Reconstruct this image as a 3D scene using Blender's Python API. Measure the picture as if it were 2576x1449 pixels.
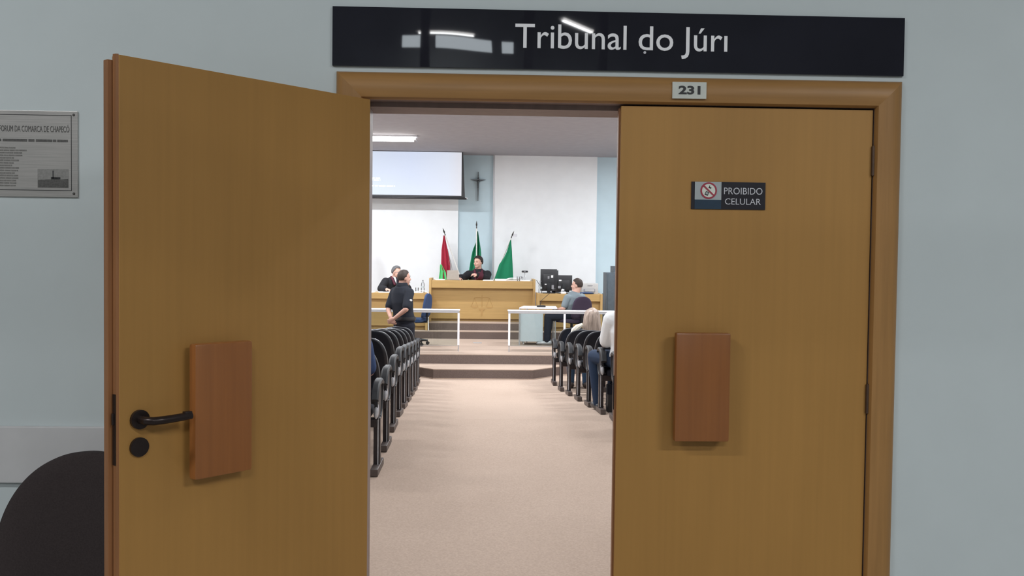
import bpy, bmesh, math, random
from mathutils import Vector, Matrix, Quaternion
random.seed(7)
S = bpy.context.scene
COL = S.collection
for o in list(bpy.data.objects): bpy.data.objects.remove(o)

# ------------------------------------------------------------------ camera
FPX, IW, IH = 2350.0, 2576.0, 1449.0
CZ = 1.59
yaw, pitch, roll = math.radians(1.88), math.radians(-1.815), math.radians(0.70)
fw = Vector((math.sin(yaw)*math.cos(pitch), math.cos(yaw)*math.cos(pitch), math.sin(pitch)))
r0 = Vector((math.cos(yaw), -math.sin(yaw), 0)); u0 = r0.cross(fw)
cr = math.cos(roll)*r0 + math.sin(roll)*u0
cu = -math.sin(roll)*r0 + math.cos(roll)*u0
cd = bpy.data.cameras.new('camera'); cam = bpy.data.objects.new('camera', cd); COL.objects.link(cam)
cd.sensor_fit = 'HORIZONTAL'; cd.sensor_width = 36.0; cd.lens = FPX/IW*36.0; cd.clip_start = 0.05; cd.clip_end = 200
m = Matrix((cr, cu, -fw)).transposed().to_4x4(); m.translation = (0, 0, CZ)
cam.matrix_world = m
S.camera = cam
# ------------------------------------------------------------------ world, exposure
W = bpy.data.worlds.new('world'); S.world = W; W.use_nodes = True
W.node_tree.nodes['Background'].inputs[0].default_value = (0.72, 0.82, 0.95, 1)
W.node_tree.nodes['Background'].inputs[1].default_value = 0.6
S.view_settings.view_transform = 'Standard'; S.view_settings.look = 'None'
S.view_settings.gamma = 1.0; S.view_settings.use_curve_mapping = False
S.view_settings.exposure = 0.0
ROOM_LAMP_W = 75.0       # one courtroom luminaire
HALL_LAMP_W = 128.0       # one hall luminaire

# ------------------------------------------------------------------ materials
def new_mat(name):
    mt = bpy.data.materials.new(name); mt.use_nodes = True
    nt = mt.node_tree; return mt, nt, nt.nodes['Principled BSDF']
def srgb(r, g, b):
    f = lambda c: (c/255/12.92) if c/255 <= 0.04045 else ((c/255+0.055)/1.055)**2.4
    return (f(r), f(g), f(b))
def noise_col(nt, bs, c1, c2, scale, detail=4, stretch=None, coord='Object', lo=0.35, hi=0.65):
    tc = nt.nodes.new('ShaderNodeTexCoord'); mp = nt.nodes.new('ShaderNodeMapping')
    nt.links.new(tc.outputs[coord], mp.inputs[0])
    mp.inputs['Scale'].default_value = stretch or (1, 1, 1)
    nz = nt.nodes.new('ShaderNodeTexNoise'); nz.inputs['Scale'].default_value = scale; nz.inputs['Detail'].default_value = detail
    nt.links.new(mp.outputs[0], nz.inputs['Vector'])
    cr_ = nt.nodes.new('ShaderNodeValToRGB')
    cr_.color_ramp.elements[0].position = lo; cr_.color_ramp.elements[1].position = hi
    cr_.color_ramp.elements[0].color = (*c1, 1); cr_.color_ramp.elements[1].color = (*c2, 1)
    nt.links.new(nz.outputs['Fac'], cr_.inputs[0])
    return cr_.outputs[0], nz.outputs['Fac'], mp
def mul(nt, a, b, fac=1.0):
    mx = nt.nodes.new('ShaderNodeMix'); mx.data_type = 'RGBA'; mx.blend_type = 'MULTIPLY'
    mx.inputs[0].default_value = fac
    nt.links.new(a, mx.inputs[6]); nt.links.new(b, mx.inputs[7]); return mx.outputs[2]
def bump(nt, bs, h, s, d=0.002):
    b = nt.nodes.new('ShaderNodeBump'); b.inputs['Strength'].default_value = s; b.inputs['Distance'].default_value = d
    nt.links.new(h, b.inputs['Height']); nt.links.new(b.outputs[0], bs.inputs['Normal'])
def plain(name, col, rough=0.5, metal=0.0, var=0.06, scale=30, spec=0.5, bmp=0.0, coat=0.0):
    mt, nt, bs = new_mat(name)
    c1 = tuple(max(0, c*(1-var)) for c in col); c2 = tuple(min(1, c*(1+var)) for c in col)
    o, f, _ = noise_col(nt, bs, c1, c2, scale)
    nt.links.new(o, bs.inputs['Base Color'])
    bs.inputs['Roughness'].default_value = rough; bs.inputs['Metallic'].default_value = metal
    bs.inputs['Specular IOR Level'].default_value = spec; bs.inputs['Coat Weight'].default_value = coat
    if bmp: bump(nt, bs, f, bmp)
    return mt
def wood(name, col, var=0.16, stretch=(45, 45, 1.5), rough=0.42, blotch=0.22, bmp=0.05, spec=0.35):
    mt, nt, bs = new_mat(name)
    c1 = tuple(c*(1-var) for c in col); c2 = tuple(min(1, c*(1+var)) for c in col)
    o, f, _ = noise_col(nt, bs, c1, c2, 1.6, 6, stretch, lo=0.3, hi=0.7)
    st2 = tuple(max(0.4, min(s*0.05, 3)) for s in stretch)
    o2, f2, _ = noise_col(nt, bs, (1-blotch, 1-blotch*1.05, 1-blotch*1.15), (1, 1, 1), 1.7, 3, st2, lo=0.3, hi=0.65)
    nt.links.new(mul(nt, o, o2), bs.inputs['Base Color'])
    bs.inputs['Roughness'].default_value = rough; bs.inputs['Specular IOR Level'].default_value = spec
    bump(nt, bs, f, bmp, 0.001)
    return mt
def fabric(name, col, rough=0.9, var=0.12, scale=220, bmp=0.15):
    return plain(name, col, rough, 0, var, scale, 0.25, bmp)
def emis(name, col, st):
    mt, nt, bs = new_mat(name)
    bs.inputs['Base Color'].default_value = (*col, 1); bs.inputs['Emission Color'].default_value = (*col, 1)
    bs.inputs['Emission Strength'].default_value = st; return mt

M = {}
M['wall_hall'] = plain('wall_paint_grey_blue', (0.565, 0.62, 0.63), 0.75, 0, 0.012, 5, 0.3, 0.0)
M['rail_paint'] = plain('rail_paint_pale', (0.575, 0.57, 0.575), 0.6, 0, 0.03, 8, 0.3)
M['wall_white'] = plain('wall_paint_white', (0.81, 0.83, 0.85), 0.8, 0, 0.015, 4, 0.3)
M['wall_blue'] = plain('wall_paint_light_blue', (0.53, 0.66, 0.725), 0.8, 0, 0.02, 4, 0.3)
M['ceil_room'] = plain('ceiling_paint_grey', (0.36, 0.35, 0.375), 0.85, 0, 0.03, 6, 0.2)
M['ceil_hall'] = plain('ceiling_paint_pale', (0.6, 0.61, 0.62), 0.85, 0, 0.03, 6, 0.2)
M['hall_floor'] = plain('hall_floor_stone', (0.30, 0.29, 0.28), 0.4, 0, 0.15, 9, 0.5)
M['door'] = wood('door_veneer', (0.43, 0.225, 0.060), 0.035, (34, 34, 0.9), 0.5, 0.12, 0.01)
M['casing'] = wood('casing_wood', (0.41, 0.215, 0.073), 0.12, (30, 30, 1.2), 0.45, 0.25)
M['casing_h'] = wood('casing_wood_level_grain', (0.41, 0.215, 0.073), 0.12, (1.2, 30, 30), 0.42, 0.32)
M['jamb'] = wood('jamb_wood', (0.27, 0.195, 0.175), 0.08, (20, 20, 2), 0.5)
M['edge'] = wood('door_edge_wood', (0.30, 0.13, 0.05), 0.15, (40, 40, 1), 0.5)
M['pull'] = wood('pull_block_wood', (0.32, 0.118, 0.033), 0.08, (40, 40, 1.2), 0.32, 0.25, 0.03, 0.5)
M['bronze'] = plain('dark_bronze', (0.035, 0.024, 0.022), 0.32, 0.6, 0.1, 40)
M['hinge'] = plain('hinge_metal', (0.11, 0.07, 0.05), 0.45, 0.7, 0.1, 40)
M['bench'] = wood('bench_veneer', (0.455, 0.295, 0.117), 0.07, (1.2, 30, 30), 0.4, 0.10, 0.02)
M['bench_v'] = wood('bench_veneer_upright', (0.48, 0.315, 0.13), 0.07, (30, 30, 1.2), 0.4, 0.10, 0.02)
M['bench_dark'] = wood('bench_recess_wood', (0.44, 0.28, 0.115), 0.08, (1.2, 30, 30), 0.5, 0.1)
M['emblem'] = wood('emblem_wood', (0.425, 0.26, 0.097), 0.06, (1.2, 30, 30), 0.45, 0.1)
M['black_plastic'] = plain('black_plastic', (0.014, 0.014, 0.017), 0.38, 0, 0.15, 60)
M['arm_plastic'] = plain('armrest_plastic', (0.009, 0.010, 0.013), 0.45, 0, 0.15, 60, 0.35)
M['chair_shell'] = plain('seat_shell_plastic', (0.008, 0.009, 0.014), 0.45, 0, 0.15, 50)
M['seat_fabric'] = fabric('seat_fabric_black', (0.012, 0.013, 0.02))
M['seat_trim'] = plain('seat_trim_grey', (0.16, 0.165, 0.175), 0.3, 0.2, 0.06, 50)
M['cap_grey'] = plain('hinge_cap_grey', (0.42, 0.42, 0.44), 0.35, 0.2, 0.08, 50)
M['leg_dark'] = plain('leg_steel_dark', (0.020, 0.014, 0.015), 0.4, 0.3, 0.1, 50)
M['foot_grey'] = plain('foot_steel_brown', (0.085, 0.066, 0.06), 0.45, 0.3, 0.1, 50)
M['alu'] = plain('white_aluminium', (0.80, 0.80, 0.83), 0.35, 0.1, 0.03, 60)
M['alu_grey'] = plain('grey_aluminium', (0.45, 0.45, 0.47), 0.35, 0.4, 0.03, 60)
M['chair_wait'] = fabric('waiting_chair_fabric', (0.040, 0.031, 0.031))
M['navy'] = fabric('office_chair_navy', (0.035, 0.06, 0.14))
M['plum'] = fabric('office_chair_plum', (0.045, 0.032, 0.055))
M['desk_grey'] = plain('pedestal_grey_laminate', (0.52, 0.58, 0.62), 0.5, 0, 0.02, 20)
M['desk_top'] = plain('desk_top_white', (0.74, 0.73, 0.75), 0.4, 0, 0.02, 20)
M['paper'] = plain('paper_white', (0.84, 0.84, 0.86), 0.8, 0, 0.02, 20)
M['beige'] = plain('printer_beige', (0.42, 0.41, 0.40), 0.5, 0, 0.04, 20)
M['laptop'] = plain('laptop_beige_grey', (0.40, 0.36, 0.32), 0.4, 0.3, 0.03, 20)
M['label_white'] = plain('sticker_white', (0.75, 0.76, 0.78), 0.6, 0, 0.05, 60)
M['label_grey'] = plain('sticker_grey', (0.25, 0.25, 0.27), 0.6, 0, 0.05, 60)
M['slate'] = plain('cabinet_slate', (0.065, 0.085, 0.105), 0.5, 0, 0.1, 15)
M['skin'] = plain('skin', (0.56, 0.335, 0.265), 0.55, 0, 0.06, 25, 0.35)
M['skin2'] = plain('skin_tanned', (0.46, 0.26, 0.20), 0.55, 0, 0.06, 25, 0.35)
M['hair_dark'] = plain('hair_dark', (0.020, 0.014, 0.012), 0.6, 0, 0.3, 90, 0.3, 0.2)
M['hair_brown'] = plain('hair_brown', (0.040, 0.028, 0.024), 0.6, 0, 0.3, 90, 0.3, 0.2)
M['hair_grey'] = plain('hair_grey', (0.10, 0.10, 0.105), 0.6, 0, 0.3, 90, 0.3, 0.2)
mt, nt, bs = new_mat('hair_blonde_streaked'); M['hair_blonde'] = mt
o_, f_, _ = noise_col(nt, bs, (0.15, 0.105, 0.08), (0.40, 0.31, 0.25), 1.6, 4, (30, 30, 2.5), lo=0.3, hi=0.75)
nt.links.new(o_, bs.inputs['Base Color']); bs.inputs['Roughness'].default_value = 0.45; bump(nt, bs, f_, 0.4, 0.004)
M['robe'] = fabric('robe_black', (0.012, 0.012, 0.015), 0.8)
M['maroon'] = fabric('robe_maroon', (0.07, 0.012, 0.024), 0.7)
M['polo'] = fabric('polo_black', (0.013, 0.015, 0.022), 0.85)
M['trousers'] = fabric('trousers_dark', (0.012, 0.013, 0.02), 0.85)
M['tee'] = fabric('tee_blue_grey', (0.185, 0.225, 0.25), 0.9, 0.05)
M['white_shirt'] = fabric('shirt_white', (0.78, 0.79, 0.80), 0.9, 0.015, 60, 0.05)
M['jeans'] = fabric('jeans_blue', (0.022, 0.038, 0.075), 0.9)
M['jeans_dark'] = fabric('jeans_charcoal', (0.020, 0.023, 0.035), 0.9)
M['jeans_light'] = fabric('jeans_mid_blue', (0.07, 0.13, 0.23), 0.9)
M['cream'] = fabric('cream_cloth', (0.68, 0.64, 0.55), 0.9)
M['eye'] = plain('eye_dark', (0.015, 0.012, 0.012), 0.3)
M['lip'] = plain('lip', (0.36, 0.14, 0.12), 0.5)
M['flag_red'] = fabric('flag_red', (0.36, 0.025, 0.05), 0.8)
M['flag_white'] = fabric('flag_white', (0.74, 0.72, 0.72), 0.8)
M['flag_lime'] = fabric('flag_light_green', (0.12, 0.58, 0.20), 0.8)
M['flag_green'] = fabric('flag_green', (0.015, 0.21, 0.10), 0.8)
M['pole_white'] = plain('pole_white', (0.72, 0.71, 0.68), 0.4)
M['finial'] = plain('finial_dark', (0.05, 0.045, 0.04), 0.4, 0.5)
M['pewter'] = plain('crucifix_metal', (0.07, 0.075, 0.08), 0.35, 0.7, 0.2, 60)
M['sign_light'] = plain('lettering_pale', (0.62, 0.62, 0.66), 0.5, 0, 0.02, 20)
M['letter_white'] = plain('lettering_white', (0.86, 0.86, 0.88), 0.5, 0, 0.01, 20)
M['plate_pale'] = plain('number_plate_pale', (0.58, 0.60, 0.55), 0.5, 0, 0.03, 30)
M['ink'] = plain('ink_dark', (0.018, 0.018, 0.02), 0.5)
M['sign_dark'] = plain('sticker_black', (0.012, 0.010, 0.016), 0.35, 0, 0.1, 30)
M['sign_blue'] = plain('sticker_navy', (0.012, 0.035, 0.066), 0.4, 0, 0.1, 30)
M['sign_grey'] = plain('sticker_pale_grey', (0.40, 0.44, 0.45), 0.5, 0, 0.03, 30)
M['sign_cream'] = plain('sticker_cream', (0.72, 0.74, 0.66), 0.5, 0, 0.02, 30)
M['sign_red'] = plain('sticker_red', (0.36, 0.03, 0.06), 0.5, 0, 0.05, 30)
M['engrave'] = plain('engraved_grey', (0.085, 0.082, 0.078), 0.6, 0, 0.25, 160)
M['engrave_soft'] = plain('engraved_soft_grey', (0.17, 0.165, 0.155), 0.6, 0, 0.2, 200)
M['engrave_sky'] = plain('engraved_pale_grey', (0.25, 0.245, 0.235), 0.5, 0.2, 0.12, 120)
M['column'] = plain('column_dark', (0.05, 0.055, 0.06), 0.6)
M['leaf'] = plain('plant_leaf', (0.10, 0.16, 0.09), 0.4)
M['leaf_pale'] = plain('plant_leaf_pale', (0.45, 0.5, 0.4), 0.4)
# brushed steel plaque
mt, nt, bs = new_mat('brushed_steel'); M['steel'] = mt
o_, f_, _ = noise_col(nt, bs, (0.40, 0.385, 0.37), (0.52, 0.50, 0.48), 3, 4, (2, 1, 90), lo=0.3, hi=0.7)
nt.links.new(o_, bs.inputs['Base Color']); bs.inputs['Metallic'].default_value = 0.55; bs.inputs['Roughness'].default_value = 0.38
# black glossy acrylic
mt, nt, bs = new_mat('black_acrylic'); M['acrylic'] = mt
o_, f_, _ = noise_col(nt, bs, (0.014, 0.014, 0.020), (0.018, 0.018, 0.026), 3)
nt.links.new(o_, bs.inputs['Base Color']); bs.inputs['Roughness'].default_value = 0.02; bs.inputs['IOR'].default_value = 1.5
o2_, f2_, _ = noise_col(nt, bs, (0, 0, 0), (1, 1, 1), 3.0, 0, (1, 1, 1)); bump(nt, bs, f2_, 0.10, 0.01)
# carpet
def carpet(name, c, var=0.08):
    mt, nt, bs = new_mat(name)
    o, f, _ = noise_col(nt, bs, tuple(x*(1-var) for x in c), tuple(min(1, x*(1+var)) for x in c), 90, 6)
    o2, f2, _ = noise_col(nt, bs, (0.88, 0.87, 0.86), (1, 1, 1), 0.9, 3, (1, 0.5, 1), lo=0.3, hi=0.7)
    nt.links.new(mul(nt, o, o2), bs.inputs['Base Color'])
    bs.inputs['Roughness'].default_value = 0.95; bs.inputs['Specular IOR Level'].default_value = 0.1
    bump(nt, bs, f, 0.35, 0.004); return mt
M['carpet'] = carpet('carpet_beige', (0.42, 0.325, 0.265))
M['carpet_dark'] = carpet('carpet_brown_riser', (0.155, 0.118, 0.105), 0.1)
# glass
def glass(name, tint, mixf=0.12, rough=0.02):
    mt, nt, bs = new_mat(name)
    out = nt.nodes['Material Output']; tr = nt.nodes.new('ShaderNodeBsdfTransparent'); tr.inputs[0].default_value = (*tint, 1)
    gl = nt.nodes.new('ShaderNodeBsdfGlossy'); gl.inputs['Roughness'].default_value = rough
    lw = nt.nodes.new('ShaderNodeFresnel'); lw.inputs[0].default_value = 1.45
    mx = nt.nodes.new('ShaderNodeMixShader')
    nt.links.new(lw.outputs[0], mx.inputs[0]); nt.links.new(tr.outputs[0], mx.inputs[1]); nt.links.new(gl.outputs[0], mx.inputs[2])
    nt.links.new(mx.outputs[0], out.inputs['Surface']); nt.nodes.remove(bs); return mt
M['glass'] = glass('rail_glass', (0.84, 0.88, 0.87))
M['clear'] = glass('clear_plastic', (0.96, 0.97, 0.975))
M['lamp'] = emis('lamp_diffuser', (1.0, 0.985, 0.96), 12.0)
M['daylight'] = emis('daylit_window_pane', (0.85, 0.94, 1.0), 8.0)
# projected picture: soft blue field with a paler border
mt, nt, bs = new_mat('projected_picture'); M['projection'] = mt
tc = nt.nodes.new('ShaderNodeTexCoord'); sp = nt.nodes.new('ShaderNodeSeparateXYZ'); nt.links.new(tc.outputs['Generated'], sp.inputs[0])
rp = nt.nodes.new('ShaderNodeValToRGB'); e = rp.color_ramp.elements
e[0].position = 0.0; e[0].color = (*srgb(222, 236, 255), 1); e[1].position = 1.0; e[1].color = (*srgb(232, 232, 240), 1)
k_ = e.new(0.55); k_.color = (*srgb(218, 230, 255), 1); k_ = e.new(0.88); k_.color = (*srgb(228, 236, 252), 1)
nt.links.new(sp.outputs[0], rp.inputs[0]); nt.links.new(rp.outputs[0], bs.inputs['Emission Color'])
bs.inputs['Emission Strength'].default_value = 0.74; bs.inputs['Base Color'].default_value = (0.22, 0.23, 0.25, 1); bs.inputs['Roughness'].default_value = 0.9
M['projection_text'] = emis('projected_text', (0.9, 1.0, 1.0), 0.85)

# ------------------------------------------------------------------ mesh helpers
def B(): return bmesh.new()
def box(bm, x0, x1, y0, y1, z0, z1, bev=0.0, mat=None):
    r = bmesh.ops.create_cube(bm, size=1.0); vs = r['verts']
    bmesh.ops.scale(bm, vec=(abs(x1-x0), abs(y1-y0), abs(z1-z0)), verts=vs)
    bmesh.ops.translate(bm, vec=((x0+x1)/2, (y0+y1)/2, (z0+z1)/2), verts=vs)
    if bev > 0:
        es = list({e for v in vs for e in v.link_edges})
        r2 = bmesh.ops.bevel(bm, geom=es, offset=bev, segments=2, affect='EDGES', profile=0.6)
        vs = list({v for f in r2['faces'] for v in f.verts} | {v for v in vs if v.is_valid})
    if mat is not None: bmesh.ops.transform(bm, matrix=mat, verts=vs)
    return vs
def basis(d):
    d = Vector(d).normalized(); a = Vector((0, 0, 1)) if abs(d.z) < 0.9 else Vector((1, 0, 0))
    x = a.cross(d).normalized(); return x, d.cross(x), d
def rings(bm, rs, cap=True, close=False):
    vr = [[bm.verts.new(p) for p in r] for r in rs]; n = len(vr[0])
    pairs = list(zip(vr, vr[1:])) + ([(vr[-1], vr[0])] if close else [])
    for a, b in pairs:
        for i in range(n):
            j = (i+1) % n
            bm.faces.new((a[i], a[j], b[j], b[i]))
    if cap and not close:
        bm.faces.new(vr[0][::-1]); bm.faces.new(vr[-1])
    return [v for r in vr for v in r]
def tube(bm, pts, rad, n=8, flat=1.0):
    pts = [Vector(p) for p in pts]; rad = rad if isinstance(rad, (list, tuple)) else [rad]*len(pts)
    rs = []; x = None
    for i, p in enumerate(pts):
        d = (pts[min(i+1, len(pts)-1)] - pts[max(i-1, 0)]).normalized()
        if x is None: x, y, _ = basis(d)
        else:
            x = (x - d*x.dot(d)).normalized(); y = d.cross(x)
        rs.append([p + x*math.cos(t)*rad[i] + y*math.sin(t)*rad[i]*flat for t in [2*math.pi*k/n for k in range(n)]])
    return rings(bm, rs)
def capsule(bm, p0, p1, ra, rb, n=12, flat=1.0):
    p0, p1 = Vector(p0), Vector(p1); d = (p1-p0)
    if d.length < 1e-6: d = Vector((0, 0, 1e-4)); p1 = p0+d
    dn = d.normalized(); P = []; R = []
    for a in (85, 60, 30): P.append(p0 - dn*ra*math.sin(math.radians(a))); R.append(ra*math.cos(math.radians(a)))
    P.append(p0); R.append(ra); P.append(p1); R.append(rb)
    for a in (30, 60, 85): P.append(p1 + dn*rb*math.sin(math.radians(a))); R.append(rb*math.cos(math.radians(a)))
    return tube(bm, P, R, n, flat)
def ellipsoid(bm, c, ax, ay, az, rot=None, u=16, v=10):
    r = bmesh.ops.create_uvsphere(bm, u_segments=u, v_segments=v, radius=1.0); vs = r['verts']
    bmesh.ops.scale(bm, vec=(ax, ay, az), verts=vs)
    if rot is not None: bmesh.ops.transform(bm, matrix=rot.to_4x4(), verts=vs)
    bmesh.ops.translate(bm, vec=c, verts=vs); return vs
def prism(bm, poly, axis, a, b):
    """extrude a 2D polygon; axis 'y': poly=(x,z); 'x': poly=(y,z); 'z': poly=(x,y)"""
    f = {'y': lambda p, t: (p[0], t, p[1]), 'x': lambda p, t: (t, p[0], p[1]), 'z': lambda p, t: (p[0], p[1], t)}[axis]
    r = rings(bm, [[f(p, a) for p in poly], [f(p, b) for p in poly]]); bmesh.ops.recalc_face_normals(bm, faces=bm.faces[:]); return r
def disc(bm, c, r, t, axis='y', n=24):
    d = {'y': Vector((0, 1, 0)), 'x': Vector((1, 0, 0)), 'z': Vector((0, 0, 1))}[axis]
    return tube(bm, [Vector(c)-d*t/2, Vector(c)+d*t/2], r, n)

def props(o, label=None, cat=None, group=None, kind=None):
    if label: o['label'] = label
    if cat: o['category'] = cat
    if group: o['group'] = group
    if kind: o['kind'] = kind
    return o
def mesh_of(bm, name, mats, smooth):
    bmesh.ops.recalc_face_normals(bm, faces=bm.faces[:])
    me = bpy.data.meshes.new(name); bm.to_mesh(me); bm.free()
    for mm in (mats if isinstance(mats, (list, tuple)) else [mats]): me.materials.append(M[mm] if isinstance(mm, str) else mm)
    if smooth:
        me.polygons.foreach_set('use_smooth', [True]*len(me.polygons))
        if smooth == 'auto': me.set_sharp_from_angle(angle=math.radians(38))
    return me
WM = {}                                  # world matrices of what is placed so far
def place(o, parent):
    COL.objects.link(o)
    if parent is not None:
        o.parent = parent; o.matrix_parent_inverse = WM[parent.name].inverted()
def obj(name, bm, mat, parent=None, label=None, cat=None, group=None, kind=None, smooth=False, local=False):
    """one mesh object; coordinates are world coordinates unless local (then they are the parent's)"""
    me = mesh_of(bm, name, mat, smooth)
    o = bpy.data.objects.new(name, me)
    loc = Vector((0, 0, 0))
    if not local and len(me.vertices):
        xs = [v.co for v in me.vertices]
        lo = Vector([min(c[i] for c in xs) for i in range(3)]); hi = Vector([max(c[i] for c in xs) for i in range(3)])
        loc = Vector(((lo.x+hi.x)/2, (lo.y+hi.y)/2, lo.z))
        me.transform(Matrix.Translation(-loc)); o.location = loc
    if local:
        COL.objects.link(o); o.parent = parent
        WM[o.name] = WM[parent.name].copy()
    else:
        place(o, parent); WM[o.name] = Matrix.Translation(loc)
    return props(o, label, cat, group, kind)
def thing(name, loc, label, cat, group=None, rz=0.0, kind=None):
    o = bpy.data.objects.new(name, None); COL.objects.link(o); o.location = loc; o.rotation_euler = (0, 0, rz); o.empty_display_size = 0.1
    WM[o.name] = Matrix.Translation(loc) @ Matrix.Rotation(rz, 4, 'Z')
    return props(o, label, cat, group, kind)
def copy_tree(o, parent=None):
    c = o.copy(); COL.objects.link(c); c.parent = parent
    for ch in list(o.children): copy_tree(ch, c)
    return c
def text_bm(txt, height, width=None, bold=0.0, depth=0.002):
    """built-in font -> bmesh in XZ plane, origin at left baseline, facing -y"""
    cu_ = bpy.data.curves.new('t', 'FONT'); cu_.body = txt; cu_.size = 1.0; cu_.extrude = 0.5; cu_.offset = bold; cu_.resolution_u = 4
    ob = bpy.data.objects.new('t', cu_); COL.objects.link(ob)
    dg = bpy.context.evaluated_depsgraph_get(); me = bpy.data.meshes.new_from_object(ob.evaluated_get(dg))
    bpy.data.objects.remove(ob); bpy.data.curves.remove(cu_)
    xs = [v.co.x for v in me.vertices]; x0, x1 = min(xs), max(xs)
    sy = height/0.729; sx = sy if width is None else width/(x1-x0)
    me.transform(Matrix(((sx, 0, 0, -x0*sx), (0, 0, -depth, 0), (0, sy, 0, 0), (0, 0, 0, 1))))
    bm = B(); bm.from_mesh(me); bpy.data.meshes.remove(me); return bm
def eval_mesh(bm, mods):
    me = bpy.data.meshes.new('tmp'); bm.to_mesh(me); bm.free()
    ob = bpy.data.objects.new('tmp', me); COL.objects.link(ob)
    for ty, kw in mods:
        md = ob.modifiers.new('m', ty)
        for k, v in kw.items(): setattr(md, k, v)
    dg = bpy.context.evaluated_depsgraph_get()
    out = bpy.data.meshes.new_from_object(ob.evaluated_get(dg))
    bpy.data.objects.remove(ob); bpy.data.meshes.remove(me)
    b = B(); b.from_mesh(out); bpy.data.meshes.remove(out); return b
def remesh(bm, vox=0.008, it=4):
    bmesh.ops.recalc_face_normals(bm, faces=bm.faces[:])
    return eval_mesh(bm, [('REMESH', dict(mode='VOXEL', voxel_size=vox)), ('SMOOTH', dict(factor=0.5, iterations=it))])

# ================================================================== STRUCTURE
YW, YB = 3.10, 3.30            # hall face and courtroom face of the door wall
CEIL, ZLOW = 3.87, -0.29
def st(name, bm, mat, label, cat, parent=None, smooth=False):
    return obj(name, bm, mat, parent, label if parent is None else None, cat if parent is None else None, None, 'structure' if parent is None else None, smooth)
XL, XR, ZT = -0.393, 1.307, 2.106        # frame opening inside the casing
bm = B()
box(bm, -9, XL-0.035, YW, YB, -0.4, 7.2); box(bm, XR+0.035, 9, YW, YB, -0.4, 7.2); box(bm, XL-0.035, XR+0.035, YW, YB, ZT+0.035, 7.2)
st('wall_door', bm, 'wall_hall', 'pale grey-blue hall wall around the double door', 'wall')
bm = B(); box(bm, -9.2, -9, -14, YB, 0, 7.2); st('wall_hall_left', bm, 'wall_hall', 'pale side wall of the hall, out of view on the left', 'wall')
bm = B(); box(bm, 9, 9.2, -14, YB, 0, 7.2); st('wall_hall_right', bm, 'wall_hall', 'pale side wall of the hall, out of view on the right', 'wall')
bm = B(); box(bm, -9.2, 9.2, -14, YB-0.1, -0.15, 0); st('floor_hall', bm, 'hall_floor', 'smooth grey floor of the hall outside the door', 'floor')
bm = B(); box(bm, -9.2, 9.2, -14.2, YB, 7.2, 7.35); st('ceiling_hall', bm, 'ceil_hall', 'high pale ceiling of the hall', 'ceiling')
# far hall wall with a band of windows (mirrored in the black sign)
WX = [(-1.72, -1.18), (-1.02, 0.18), (0.34, 0.66)]
bm = B(); zz = (6.02, 6.34)
xs = sorted(WX); box(bm, -9.2, 9.2, -14.2, -14, 0, zz[0]); box(bm, -9.2, 9.2, -14.2, -14, zz[1], 7.2)
px_ = -9.2
for a, b in xs: box(bm, px_, a, -14.2, -14, *zz); px_ = b
box(bm, px_, 9.2, -14.2, -14, *zz)
st('wall_hall_back', bm, 'wall_hall', 'back wall of the hall with a high window band', 'wall')
for i, (a, b) in enumerate(xs):
    bm = B(); box(bm, a, b, -14.12, -14.10, *zz)
    w = st('window_%d' % (i+1), bm, 'daylight', 'bright window %s in the high band of the hall back wall' % ['first', 'second', 'third', 'fourth', 'fifth'][i], 'window')
    bm = B()
    for q in (a, b-0.03): box(bm, q, q+0.03, -14.1, -14.02, *zz)
    for q in (zz[0], zz[1]-0.03): box(bm, a, b, -14.1, -14.02, q, q+0.03)
    obj('window_frame', bm, 'column', w)
for i, x in enumerate((-1.10, 0.86, 2.3)):
    bm = B(); box(bm, x-0.09, x+0.09, -12.2, -12.0, 0, 7.2, 0.02)
    st('trim_%d' % (10+i), bm, 'column', 'slim dark hall column, %s from the left' % ['first', 'second', 'third'][i], 'column')
# chair rail board along the hall wall
bm = B(); box(bm, -9, -0.72, YW-0.018, YW, 0.836, 1.022, 0.004)
st('trim_2', bm, 'rail_paint', 'pale horizontal wall guard board behind the dark chair', 'wall guard')

# door frame: casing of three mitred boards, jamb lining, stop
tr = thing('trim_1', ((XL+XR)/2, YW, 0), 'light brown wooden frame around the double doorway', 'door frame', kind='structure')
prof = [(0, 0.0), (0.0, 0.010), (0.006, 0.020), (0.03, 0.026), (0.06, 0.026), (0.080, 0.018), (0.088, 0.008), (0.089, 0.0)]
bm = B(); rings(bm, [[(XL-a, YW-h, ZT+a) for a, h in prof], [(XR+a, YW-h, ZT+a) for a, h in prof]]); obj('head_casing', bm, 'casing_h', tr, smooth='auto')
bm = B(); rings(bm, [[(XL-a, YW-h, 0) for a, h in prof], [(XL-a, YW-h, ZT+a) for a, h in prof]]); obj('side_casing', bm, 'casing', tr, smooth='auto')
bm = B(); rings(bm, [[(XR+a, YW-h, 0) for a, h in prof], [(XR+a, YW-h, ZT+a) for a, h in prof]]); obj('side_casing', bm, 'casing', tr, smooth='auto')
bm = B(); box(bm, XL-0.035, XL, YW, YB+0.005, 0, ZT); obj('side_jamb', bm, 'jamb', tr)
bm = B(); box(bm, XR, XR+0.035, YW, YB+0.005, 0, ZT); obj('side_jamb', bm, 'jamb', tr)
bm = B(); box(bm, XL-0.035, XR+0.035, YW, YB+0.005, ZT, ZT+0.035); obj('head_jamb', bm, 'jamb', tr)
bm = B(); box(bm, XL, XR, YW+0.046, YB-0.005, ZT-0.016, ZT); obj('head_stop', bm, 'jamb', tr)
bm = B(); box(bm, XR-0.014, XR, YW+0.046, YB-0.06, 0, ZT-0.017); obj('side_stop', bm, 'jamb', tr)
bm = B(); box(bm, XL, XL+0.014, YW+0.046, YB-0.06, 0, ZT-0.017); obj('side_stop', bm, 'jamb', tr)

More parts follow.
